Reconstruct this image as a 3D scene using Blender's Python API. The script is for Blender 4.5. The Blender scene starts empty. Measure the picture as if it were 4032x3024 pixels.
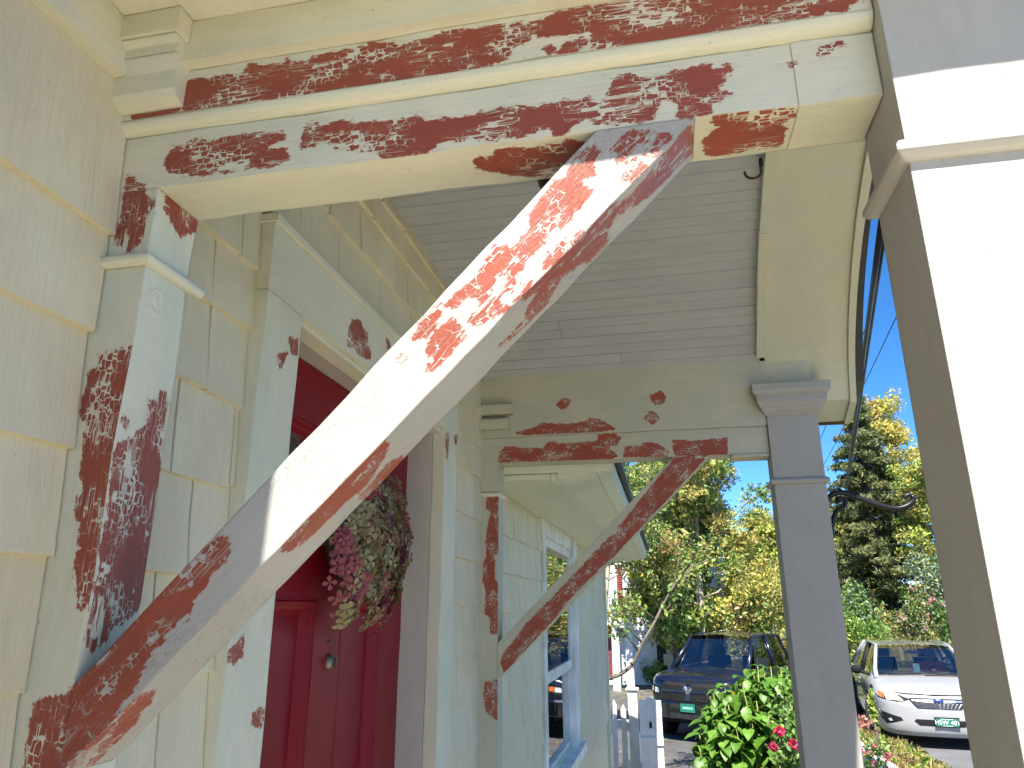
import bpy, math, random
import numpy as np
from mathutils import Vector, Matrix
R = math.radians
C = bpy.context.scene.collection
scene = bpy.context.scene
random.seed(7); rng = np.random.default_rng(7)

# ------------------------------------------------------------------ camera, sky, sun, exposure
cam = bpy.data.cameras.new('camera'); cam_o = bpy.data.objects.new('camera', cam); C.objects.link(cam_o)
cam.sensor_width = 36.0; cam.lens = 24.99; cam.clip_end = 2000; cam.clip_start = 0.02
cam_o.location = (0.62, 0.0, 2.10)
cam_o.rotation_euler = (R(90 + 17.31), 0.0, R(11.76))
scene.camera = cam_o

SUN_EL, SUN_AZ = 56.0, -2.0        # azimuth counted from -Y (behind the camera) towards -X
world = bpy.data.worlds.new('World'); scene.world = world; world.use_nodes = True
wn = world.node_tree.nodes; wl = world.node_tree.links
sky = wn.new('ShaderNodeTexSky'); sky.sky_type = 'NISHITA'; sky.sun_disc = False
sky.sun_elevation = R(SUN_EL); sky.sun_rotation = R(180 + SUN_AZ)
sky.air_density = 0.9; sky.dust_density = 0.0; sky.ozone_density = 6.0; sky.altitude = 2500
hs = wn.new('ShaderNodeHueSaturation'); hs.inputs['Saturation'].default_value = 1.2; wl.new(sky.outputs[0], hs.inputs['Color'])
wl.new(hs.outputs[0], wn['Background'].inputs[0]); wn['Background'].inputs[1].default_value = 0.05
sun = bpy.data.lights.new('sun', 'SUN'); sun.energy = 2.45; sun.angle = R(0.53); sun.color = (1.0, 0.94, 0.84)
sun_o = bpy.data.objects.new('sun', sun); C.objects.link(sun_o)
to_sun = Vector((-math.sin(R(SUN_AZ)) * math.cos(R(SUN_EL)), -math.cos(R(SUN_AZ)) * math.cos(R(SUN_EL)), math.sin(R(SUN_EL))))
sun_o.rotation_euler = to_sun.to_track_quat('Z', 'Y').to_euler()
scene.view_settings.view_transform = 'Standard'; scene.view_settings.look = 'None'
scene.view_settings.gamma = 1.0; scene.view_settings.use_curve_mapping = False
scene.view_settings.exposure = 2.5
scene.render.engine = 'CYCLES'
scene.cycles.max_bounces = 10; scene.cycles.diffuse_bounces = 6; scene.cycles.transparent_max_bounces = 12

# ------------------------------------------------------------------ object helpers
def empty(name, loc=(0, 0, 0), rotz=0.0):
    o = bpy.data.objects.new(name, None); C.objects.link(o); o.location = loc; o.rotation_euler = (0, 0, rotz)
    o.empty_display_size = 0.1
    return o
def tag(o, label=None, cat=None, group=None, kind=None):
    if label: o['label'] = label
    if cat: o['category'] = cat
    if group: o['group'] = group
    if kind: o['kind'] = kind
    return o
def mk(name, verts, faces, mats, parent=None, midx=None, grain=(1, 0, 0), smooth=False, paint=None, off=None):
    me = bpy.data.meshes.new(name)
    verts = np.asarray(verts, float)
    me.from_pydata([tuple(v) for v in verts], [], [tuple(int(i) for i in f) for f in faces])
    if not isinstance(mats, (list, tuple)): mats = [mats]
    for m in mats: me.materials.append(m)
    if midx is not None: me.polygons.foreach_set('material_index', np.asarray(midx, np.int32))
    if smooth: me.polygons.foreach_set('use_smooth', [True] * len(me.polygons))
    # metric uv: u along the grain, v across it
    g = np.asarray(grain, float); g /= np.linalg.norm(g)
    nl = len(me.loops); lv = np.empty(nl, np.int32); me.loops.foreach_get('vertex_index', lv)
    nrm = np.empty(len(me.polygons) * 3); me.polygons.foreach_get('normal', nrm); nrm = nrm.reshape(-1, 3)
    tot = np.empty(len(me.polygons), np.int32); me.polygons.foreach_get('loop_total', tot)
    nq = np.round(nrm * 6) / 6; nq /= np.maximum(np.linalg.norm(nq, axis=1, keepdims=True), 1e-6)
    ln = np.repeat(nq, tot, axis=0)
    t = np.cross(ln, g); tl = np.linalg.norm(t, axis=1, keepdims=True)
    alt = np.array([0.0, 0, 1]) if abs(g[2]) < .9 else np.array([0, 1.0, 0])
    t = np.where(tl > .15, t / np.maximum(tl, 1e-6), alt)
    gg = np.where(tl > .15, np.broadcast_to(g, ln.shape), np.cross(alt, ln))
    co = verts[lv]
    if off is None: off = (random.uniform(0, 9), random.uniform(0, 9))
    dirk = np.round(ln[:, 0] * 2) * .37 + np.round(ln[:, 1] * 2) * .91 + np.round(ln[:, 2] * 2) * 1.73
    uv = np.stack([np.einsum('ij,ij->i', co, gg) + off[0] + dirk, np.einsum('ij,ij->i', co, t) + off[1] + dirk], 1)
    lay = me.uv_layers.new(name='UVMap'); lay.data.foreach_set('uv', uv.ravel())
    if paint is not None:
        a = me.attributes.new('paint', 'FLOAT', 'POINT'); a.data.foreach_set('value', np.asarray(paint, float))
    me.update()
    o = bpy.data.objects.new(name, me); C.objects.link(o)
    if parent is not None: o.parent = parent
    return o
def sdf(P, polys):
    """signed distance (negative inside) of 2-D points to a set of outlines"""
    best = np.full(len(P), 0.05)
    for poly in polys:
        a = np.asarray(poly, float); b = np.roll(a, -1, 0)
        lo = a.min(0) - .05; hi = a.max(0) + .05
        sel = np.all((P > lo) & (P < hi), 1)
        if not sel.any(): continue
        p = P[sel][:, None, :]; ab = (b - a)[None]
        t = np.clip(((p - a) * ab).sum(2) / np.maximum((ab ** 2).sum(2), 1e-12), 0, 1)
        d = np.sqrt((((a + t[..., None] * ab) - p) ** 2).sum(2)).min(1)
        c = ((a[None, :, 1] > p[..., 1]) != (b[None, :, 1] > p[..., 1]))
        xi = a[None, :, 0] + (p[..., 1] - a[None, :, 1]) * ab[..., 0] / np.where(ab[..., 1] == 0, 1e-9, ab[..., 1])
        ins = ((c & (p[..., 0] < xi)).sum(1) % 2) == 1
        best[sel] = np.minimum(best[sel], np.where(ins, -d, d))
    return best
def wob(v, a=.0008):
    s = np.sin(v @ np.array([[37., 11, 23], [13, 41, 17], [29, 19, 43]]).T + np.array([.3, 1.7, 4.1]))
    s2 = np.sin(v @ np.array([[91., 57, 33], [63, 81, 27], [49, 39, 103]]).T + np.array([2.3, .7, 3.1]))
    return v + a * (s + .5 * s2)
FACES = {'bottom': (0, 3, 2, 1), 'top': (4, 5, 6, 7), 'front': (0, 1, 5, 4), 'right': (1, 2, 6, 5), 'back': (2, 3, 7, 6), 'left': (3, 0, 4, 7)}
def hexa(name, c8, mats, parent=None, grain=(1, 0, 0), res=.04, paint=None, pres=.004, warp=.0007):
    """board from 8 corners: 0-3 low ring, 4-7 high ring (front = side 0-1-5-4). paint = {face: (outlines, axes)}"""
    c8 = np.asarray(c8, float); V = []; F = []; P = []; n0 = 0
    for fn, idx in FACES.items():
        a, b, c, d = c8[list(idx)]
        r = pres if paint and fn in paint else res
        nu = int(np.clip(round(max(np.linalg.norm(b - a), np.linalg.norm(c - d)) / r), 1, 400))
        nv = int(np.clip(round(max(np.linalg.norm(d - a), np.linalg.norm(c - b)) / r), 1, 400))
        u, v = np.meshgrid(np.linspace(0, 1, nu + 1), np.linspace(0, 1, nv + 1))
        u = u.ravel()[:, None]; v = v.ravel()[:, None]
        p = a * (1 - u) * (1 - v) + b * u * (1 - v) + c * u * v + d * (1 - u) * v
        V.append(p)
        if paint and fn in paint: P.append(sdf(p[:, list(paint[fn][1])], paint[fn][0]))
        else: P.append(np.full(len(p), .05))
        i = np.arange(nu)[None] + np.arange(nv)[:, None] * (nu + 1) + n0
        F.append(np.stack([i, i + 1, i + nu + 2, i + nu + 1], -1).reshape(-1, 4)); n0 += len(p)
    V = np.vstack(V)
    if warp: V = wob(V, warp)
    return mk(name, V, np.vstack(F), mats, parent, grain=grain, paint=np.concatenate(P))
def box8(x0, x1, y0, y1, z0, z1):
    return [(x0, y0, z0), (x1, y0, z0), (x1, y1, z0), (x0, y1, z0), (x0, y0, z1), (x1, y0, z1), (x1, y1, z1), (x0, y1, z1)]
def box(name, x0, x1, y0, y1, z0, z1, mats, parent=None, grain=(1, 0, 0), res=.05, paint=None, warp=.0007):
    return hexa(name, box8(x0, x1, y0, y1, z0, z1), mats, parent, grain, res, paint, warp=warp)
def prism(name, prof, axis, a0, a1, mats, parent=None, n=1, smooth=False):
    """profile (list of 2-D points of the other two axes, in xyz order) extruded along an axis"""
    V = []; m = len(prof); ts = np.linspace(0, 1, n + 1)
    for t in ts:
        for i, q in enumerate(prof):
            b0 = a0[i] if np.ndim(a0) else a0; b1 = a1[i] if np.ndim(a1) else a1
            s = b0 + (b1 - b0) * t
            V.append({0: (s, q[0], q[1]), 1: (q[0], s, q[1]), 2: (q[0], q[1], s)}[axis])
    F = [(k * m + i, k * m + (i + 1) % m, (k + 1) * m + (i + 1) % m, (k + 1) * m + i) for k in range(n) for i in range(m)]
    F += [tuple(range(m - 1, -1, -1)), tuple(n * m + i for i in range(m))]
    g = [0, 0, 0]; g[axis] = 1
    o = mk(name, V, F, mats, parent, grain=g, smooth=False)
    fix_normals(o.data)
    return o
def fix_normals(me):
    import bmesh
    bm = bmesh.new(); bm.from_mesh(me); bmesh.ops.recalc_face_normals(bm, faces=bm.faces); bm.to_mesh(me); bm.free()
def ring_mould(name, x0, x1, y0, y1, prof, mats, parent=None):
    """square ring moulding round a post: prof = [(offset, z), ...]"""
    V = []; F = []
    for o_, z in prof:
        V += [(x0 - o_, y0 - o_, z), (x1 + o_, y0 - o_, z), (x1 + o_, y1 + o_, z), (x0 - o_, y1 + o_, z)]
    n = len(prof)
    for k in range(n - 1):
        for i in range(4):
            F.append((k * 4 + i, k * 4 + (i + 1) % 4, k * 4 + 4 + (i + 1) % 4, k * 4 + 4 + i))
    F += [(3, 2, 1, 0), tuple((n - 1) * 4 + i for i in range(4))]
    return mk(name, V, F, mats, parent, grain=(1, 0, 0))
def tube(pts, rad, seg=8):
    """verts, faces of a tapered tube along points"""
    P = [Vector(p) for p in pts]; n = len(P)
    rad = [rad] * n if not hasattr(rad, '__len__') else rad
    V = []; F = []; up = Vector((0.13, 0.31, .94))
    for i, p in enumerate(P):
        d = (P[min(i + 1, n - 1)] - P[max(i - 1, 0)]).normalized()
        a = d.cross(up)
        if a.length < 1e-3: a = d.cross(Vector((1, 0, 0)))
        a.normalize(); b = d.cross(a); up = b.cross(d) if False else up
        for k in range(seg):
            t = 2 * math.pi * k / seg
            V.append(tuple(p + (a * math.cos(t) + b * math.sin(t)) * rad[i]))
    for i in range(n - 1):
        for k in range(seg):
            F.append((i * seg + k, i * seg + (k + 1) % seg, (i + 1) * seg + (k + 1) % seg, (i + 1) * seg + k))
    F.append(tuple(range(seg - 1, -1, -1))); F.append(tuple((n - 1) * seg + k for k in range(seg)))
    return V, F
class MB:
    def __init__(self): self.V = []; self.F = []; self.M = []
    def add(self, V, F, m=0):
        n = len(self.V); self.V += [tuple(v) for v in V]; self.F += [tuple(i + n for i in f) for f in F]; self.M += [m] * len(F); return self
    def tube(self, pts, rad, seg=8, m=0): return self.add(*tube(pts, rad, seg), m)
    def box(self, x0, x1, y0, y1, z0, z1, m=0):
        return self.add(box8(x0, x1, y0, y1, z0, z1), list(FACES.values()), m)
    def build(self, name, mats, parent=None, smooth=False, grain=(0, 0, 1)):
        return mk(name, self.V, self.F, mats, parent, self.M, grain, smooth)
def share(name, me, parent, loc, rot=(0, 0, 0), sc=1.0):
    o = bpy.data.objects.new(name, me); C.objects.link(o); o.parent = parent
    o.location = loc; o.rotation_euler = rot; o.scale = (sc, sc, sc) if not hasattr(sc, '__len__') else sc
    return o

# ------------------------------------------------------------------ materials
def nodes_of(name):
    m = bpy.data.materials.new(name); m.use_nodes = True
    return m, m.node_tree.nodes, m.node_tree.links, m.node_tree.nodes['Principled BSDF']
def mth(N, L, op, a, b=None, c=None):
    n = N.new('ShaderNodeMath'); n.operation = op
    for i, s in enumerate((a, b, c)):
        if s is None: continue
        if isinstance(s, (int, float)): n.inputs[i].default_value = s
        else: L.new(s, n.inputs[i])
    return n.outputs[0]
def mp(N, L, v, a, b, c=0.0, d=1.0):
    n = N.new('ShaderNodeMapRange'); n.clamp = True
    L.new(v, n.inputs[0])
    for i, s in zip((1, 2, 3, 4), (a, b, c, d)):
        if isinstance(s, (int, float)): n.inputs[i].default_value = s
        else: L.new(s, n.inputs[i])
    return n.outputs[0]
def mixc(N, L, f, a, b):
    n = N.new('ShaderNodeMix'); n.data_type = 'RGBA'
    if isinstance(f, (int, float)): n.inputs[0].default_value = f
    else: L.new(f, n.inputs[0])
    for i, s in ((6, a), (7, b)):
        if isinstance(s, (tuple, list)): n.inputs[i].default_value = (*s, 1)
        else: L.new(s, n.inputs[i])
    return n.outputs[2]
def scaled(N, L, vec, s):
    n = N.new('ShaderNodeVectorMath'); n.operation = 'MULTIPLY'; L.new(vec, n.inputs[0]); n.inputs[1].default_value = s
    return n.outputs[0]
def noise(N, L, vec, s, detail=3, rough=.55):
    n = N.new('ShaderNodeTexNoise'); n.inputs['Scale'].default_value = 1.0; n.inputs['Detail'].default_value = detail
    n.inputs['Roughness'].default_value = rough; L.new(scaled(N, L, vec, s), n.inputs['Vector']); return n.outputs[0]
def blocks(N, L, vec, s, rand=.85):
    o = []
    for f in ('F1', 'F2'):
        n = N.new('ShaderNodeTexVoronoi'); n.feature = f; n.distance = 'CHEBYCHEV'; n.inputs['Scale'].default_value = 1.0
        n.inputs['Randomness'].default_value = rand; L.new(scaled(N, L, vec, s), n.inputs['Vector']); o.append(n.outputs['Distance'])
    return mth(N, L, 'SUBTRACT', o[1], o[0])
def vor(N, L, vec, s, rand=1.0):
    n = N.new('ShaderNodeTexVoronoi'); n.feature = 'DISTANCE_TO_EDGE'; n.inputs['Scale'].default_value = 1.0
    n.inputs['Randomness'].default_value = rand; L.new(scaled(N, L, vec, s), n.inputs['Vector']); return n.outputs[0]
RED = (0.300, 0.072, 0.044)
def paint_mat(name, c1, c2, red=False, wear=1.0, rough=.5, grain=1.0, crackle=.32, spec=.32, dirt=(.30, .29, .20), dirt_amt=.35, bevel=.0035):
    m, N, L, B = nodes_of(name)
    uvn = N.new('ShaderNodeUVMap'); uvn.uv_map = 'UVMap'; uv = uvn.outputs[0]
    big = noise(N, L, uv, (5, 9, 1), 4); mid = noise(N, L, uv, (14, 60, 1), 4)
    col = mixc(N, L, mp(N, L, big, .38, .64), c1, c2)
    streak = noise(N, L, uv, (4, 230, 1), 4, .65)
    col = mixc(N, L, mp(N, L, streak, .50, .74, 0, .14 * grain), col, tuple(x * .62 for x in c1))
    col = mixc(N, L, mp(N, L, mid, .45, .75, 0, .22), col, tuple(x * .80 for x in c1))
    spots = noise(N, L, uv, (38, 70, 1), 5, .7)
    col = mixc(N, L, mp(N, L, spots, .60, .78, 0, dirt_amt), col, dirt)
    fleck = noise(N, L, uv, (150, 190, 1), 2, .4)
    col = mixc(N, L, mp(N, L, fleck, .74, .77, 0, .5), col, (.13, .085, .055))
    if 'shingle' in name:
        oi = N.new('ShaderNodeObjectInfo')
        col = mixc(N, L, mp(N, L, oi.outputs['Random'], .0, 1.0, 0, .30), col, tuple(x * y for x, y in zip(c1, (.80, .79, .76))))
    warp = noise(N, L, uv, (30, 30, 1), 3)
    wv = N.new('ShaderNodeVectorMath'); wv.operation = 'ADD'; L.new(uv, wv.inputs[0])
    cmb = N.new('ShaderNodeCombineXYZ'); L.new(mth(N, L, 'MULTIPLY', mth(N, L, 'SUBTRACT', warp, .5), .012), cmb.inputs[0]); L.new(mth(N, L, 'MULTIPLY', mth(N, L, 'SUBTRACT', warp, .5), -.009), cmb.inputs[1])
    L.new(cmb.outputs[0], wv.inputs[1]); uw = wv.outputs[0]
    hair = blocks(N, L, uw, (105, 175, 1), .7)
    hairm = mp(N, L, hair, .0, .06, 1, 0)
    hairm = mth(N, L, 'MULTIPLY', hairm, mp(N, L, noise(N, L, uv, (9, 9, 1), 2), .42, .6, 0, crackle))
    col = mixc(N, L, mth(N, L, 'MULTIPLY', hairm, min(.85, .4 * crackle + .05)), col, (.22, .20, .17))
    fine = noise(N, L, uv, (22, 420, 1), 3)
    h = mth(N, L, 'MULTIPLY', fine, .30 * grain)
    h = mth(N, L, 'ADD', h, mth(N, L, 'MULTIPLY', noise(N, L, uv, (26, 60, 1), 4), .8 * grain))
    h = mth(N, L, 'SUBTRACT', h, mth(N, L, 'MULTIPLY', hairm, .35))
    if red:
        at = N.new('ShaderNodeAttribute'); at.attribute_name = 'paint'
        e1 = mth(N, L, 'MULTIPLY', mth(N, L, 'SUBTRACT', noise(N, L, uv, (95, 230, 1), 4, .65), .5), .018)
        e2 = mth(N, L, 'MULTIPLY', mth(N, L, 'SUBTRACT', noise(N, L, uv, (40, 55, 1), 3), .5), .012)
        d = mth(N, L, 'SUBTRACT', mth(N, L, 'ADD', at.outputs['Fac'], mth(N, L, 'ADD', e1, e2)), .0028 + .012 * (1 - wear))
        A = mp(N, L, d, -.0009, .0006, 1, 0)
        lf = noise(N, L, uv, (17, 26, 1), 2)
        # blocky crackle: old cream paint standing proud through the primer
        sw = N.new('ShaderNodeVectorMath'); sw.operation = 'ADD'; L.new(uv, sw.inputs[0])
        cs = N.new('ShaderNodeCombineXYZ'); L.new(mth(N, L, 'MULTIPLY', mth(N, L, 'SUBTRACT', noise(N, L, uv, (120, 160, 1), 3), .5), .006), cs.inputs[0]); L.new(mth(N, L, 'MULTIPLY', mth(N, L, 'SUBTRACT', noise(N, L, uv, (90, 120, 5), 3), .5), .005), cs.inputs[1])
        L.new(cs.outputs[0], sw.inputs[1]); us = sw.outputs[0]
        ck = blocks(N, L, us, (90, 150, 1))
        thr = mp(N, L, lf, .42, .68, -.05, .135 * wear)
        ckm = mp(N, L, mth(N, L, 'SUBTRACT', ck, thr), -.03, .02, 1, 0)
        lf2 = noise(N, L, uv, (13, 22, 3), 2)
        ck2 = blocks(N, L, us, (26, 150, 1), .95)
        ckm2 = mp(N, L, mth(N, L, 'SUBTRACT', ck2, mp(N, L, lf2, .44, .69, -.045, .115 * wear)), -.03, .02, 1, 0)
        st = noise(N, L, uv, (9, 560, 1), 3)
        stm = mp(N, L, mth(N, L, 'SUBTRACT', st, mp(N, L, lf2, .40, .68, .72, .72 - .17 * wear)), .0, .03, 0, .85)
        keep = mth(N, L, 'MULTIPLY', mth(N, L, 'SUBTRACT', 1.0, ckm), mth(N, L, 'SUBTRACT', 1.0, ckm2))
        keep = mth(N, L, 'MULTIPLY', keep, mth(N, L, 'SUBTRACT', 1.0, stm))
        mask = mth(N, L, 'MULTIPLY', A, keep)
        # faint dry-brushed haze round the strokes
        halo = mth(N, L, 'MULTIPLY', mp(N, L, at.outputs['Fac'], .0, .022, 1, 0), mp(N, L, noise(N, L, uv, (22, 330, 1), 4), .50, .72, 0, .40))
        col = mixc(N, L, halo, col, (.48, .24, .18))
        redc = mixc(N, L, mp(N, L, noise(N, L, uv, (9, 30, 1), 3), .35, .7), RED, tuple(x * .82 for x in RED))
        col = mixc(N, L, mask, col, redc)
        h = mth(N, L, 'ADD', h, mth(N, L, 'MULTIPLY', mth(N, L, 'MULTIPLY', A, mth(N, L, 'SUBTRACT', 1.0, keep)), .55))
        L.new(mp(N, L, mask, 0, 1, rough, .42), B.inputs['Roughness'])
    else: B.inputs['Roughness'].default_value = rough
    L.new(col, B.inputs['Base Color'])
    bv = N.new('ShaderNodeBevel'); bv.samples = 4; bv.inputs['Radius'].default_value = bevel
    bp = N.new('ShaderNodeBump'); bp.inputs['Strength'].default_value = .6; bp.inputs['Distance'].default_value = .0017
    L.new(h, bp.inputs['Height']); L.new(bv.outputs[0], bp.inputs['Normal']); L.new(bp.outputs[0], B.inputs['Normal'])
    B.inputs['Specular IOR Level'].default_value = spec
    return m
def simple(name, col, rough=.5, metal=0.0, var=.25, scale=(6, 6, 6), bump=.0, bscale=(60, 60, 60), spec=.5, coat=0.0):
    m, N, L, B = nodes_of(name)
    tc = N.new('ShaderNodeTexCoord'); v = tc.outputs['Object']
    n = noise(N, L, v, scale, 4)
    L.new(mixc(N, L, mp(N, L, n, .35, .68), tuple(x * (1 - var) for x in col), tuple(min(1, x * (1 + var * .6)) for x in col)), B.inputs['Base Color'])
    B.inputs['Roughness'].default_value = rough; B.inputs['Metallic'].default_value = metal
    B.inputs['Specular IOR Level'].default_value = spec
    if coat: B.inputs['Coat Weight'].default_value = coat; B.inputs['Coat Roughness'].default_value = .04
    if bump:
        bp = N.new('ShaderNodeBump'); bp.inputs['Strength'].default_value = bump; bp.inputs['Distance'].default_value = .004
        L.new(noise(N, L, v, bscale, 5), bp.inputs['Height']); L.new(bp.outputs[0], B.inputs['Normal'])
    return m
def leaf_mat(name, col, var=.35, trans=.35, rough=.45):
    m, N, L, B = nodes_of(name)
    tc = N.new('ShaderNodeTexCoord')
    n = noise(N, L, tc.outputs['Object'], (9, 9, 9), 3)
    c = mixc(N, L, mp(N, L, n, .3, .7), tuple(x * (1 - var) for x in col), tuple(x * (1 + var) for x in col))
    L.new(c, B.inputs['Base Color']); B.inputs['Roughness'].default_value = rough
    tr = N.new('ShaderNodeBsdfTranslucent'); L.new(c, tr.inputs[0])
    mx = N.new('ShaderNodeMixShader'); mx.inputs[0].default_value = trans
    L.new(B.outputs[0], mx.inputs[1]); L.new(tr.outputs[0], mx.inputs[2]); L.new(mx.outputs[0], N['Material Output'].inputs[0])
    return m
def glass_mat(name, tint=(.02, .025, .03), refl=1.45, see=.85):
    m, N, L, B = nodes_of(name)
    tr = N.new('ShaderNodeBsdfTransparent'); tr.inputs[0].default_value = (see, see, see * 1.02, 1)
    gl = N.new('ShaderNodeBsdfGlossy'); gl.inputs['Roughness'].default_value = .01; gl.inputs[0].default_value = (1, 1, 1, 1)
    fr = N.new('ShaderNodeFresnel'); fr.inputs[0].default_value = refl
    geo = N.new('ShaderNodeTexCoord'); bp = N.new('ShaderNodeBump'); bp.inputs['Strength'].default_value = .12; bp.inputs['Distance'].default_value = .01
    L.new(noise(N, L, geo.outputs['Object'], (3, 3, 3), 1), bp.inputs['Height']); L.new(bp.outputs[0], gl.inputs['Normal'])
    mx = N.new('ShaderNodeMixShader'); L.new(mp(N, L, fr.outputs[0], 0, .7, .03, 1), mx.inputs[0])
    L.new(tr.outputs[0], mx.inputs[1]); L.new(gl.outputs[0], mx.inputs[2]); L.new(mx.outputs[0], N['Material Output'].inputs[0])
    return m
M = {}
M['trim'] = paint_mat('trim_paint', (.58, .60, .485), (.66, .635, .51))
M['trim_red'] = paint_mat('trim_paint_with_primer', (.58, .60, .485), (.66, .635, .51), red=True)
M['far_trim'] = paint_mat('shaded_grimy_trim', (.40, .415, .33), (.46, .445, .35), dirt_amt=.5)  # trim paint darkened to carry the far frame's shade, plus heavier random dirt
M['far_red'] = paint_mat('shaded_grimy_trim_primer', (.40, .415, .33), (.46, .445, .35), red=True, dirt_amt=.5, wear=.75)  # same shade-darkened trim, with primer strokes
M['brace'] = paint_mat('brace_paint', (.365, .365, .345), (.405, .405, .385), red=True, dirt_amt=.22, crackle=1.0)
M['shingle'] = paint_mat('shingle_paint', (.635, .575, .415), (.68, .64, .48), grain=2.0, crackle=.25, dirt=(.42, .36, .27), dirt_amt=.4)
M['column'] = paint_mat('column_paint', (.43, .42, .385), (.46, .45, .42), grain=.7, crackle=.12, dirt_amt=.22)
M['far_column'] = paint_mat('shaded_column_paint', (.32, .31, .285), (.345, .335, .31), grain=.7, crackle=.12, dirt_amt=.25)  # column paint darkened: the far post's shade is put into the colour
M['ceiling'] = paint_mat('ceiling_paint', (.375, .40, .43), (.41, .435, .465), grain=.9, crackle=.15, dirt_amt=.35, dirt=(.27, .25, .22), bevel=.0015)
M['soffit'] = paint_mat('soffit_paint', (.52, .535, .44), (.56, .56, .46), grain=.5, crackle=.2, dirt_amt=.25, dirt=(.36, .42, .32))
M['eave'] = paint_mat('eave_paint', (.58, .61, .48), (.63, .64, .52), grain=.5, crackle=.1, dirt=(.33, .20, .16), dirt_amt=.12)
M['door'] = paint_mat('door_paint', (.185, .003, .011), (.205, .004, .014), rough=.34, grain=.2, crackle=0, spec=.22, dirt=(.12, .006, .012), dirt_amt=.05)
M['roof'] = simple('roof_metal', (.035, .036, .04), .55)
M['iron'] = simple('wrought_iron', (.018, .018, .022), .38, .6, spec=.5)
M['rust'] = simple('rusty_iron', (.05, .03, .022), .7, .3)
M['bronze'] = simple('dark_bronze', (.03, .022, .018), .35, .7)
M['brass'] = simple('old_nickel', (.20, .185, .15), .45, .9)
M['glass'] = glass_mat('window_glass')
M['car_glass'] = glass_mat('car_glass', see=.42, refl=1.75)
M['tint_glass'] = glass_mat('tinted_glass', see=.12, refl=1.5)
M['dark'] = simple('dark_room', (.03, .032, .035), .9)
M['deck'] = simple('porch_floor_paint', (.10, .09, .075), .6)
M['step'] = simple('bright_bounce_stone', (.78, .66, .47), .8)  # pale tone chosen to bounce warm sunlight up under the porch
M['curtain'] = simple('curtain_cloth', (.45, .46, .48), .9)
M['sash'] = simple('sash_white', (.70, .71, .68), .45, bump=.1)
M['rot'] = simple('bare_wood', (.10, .06, .04), .9)
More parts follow.
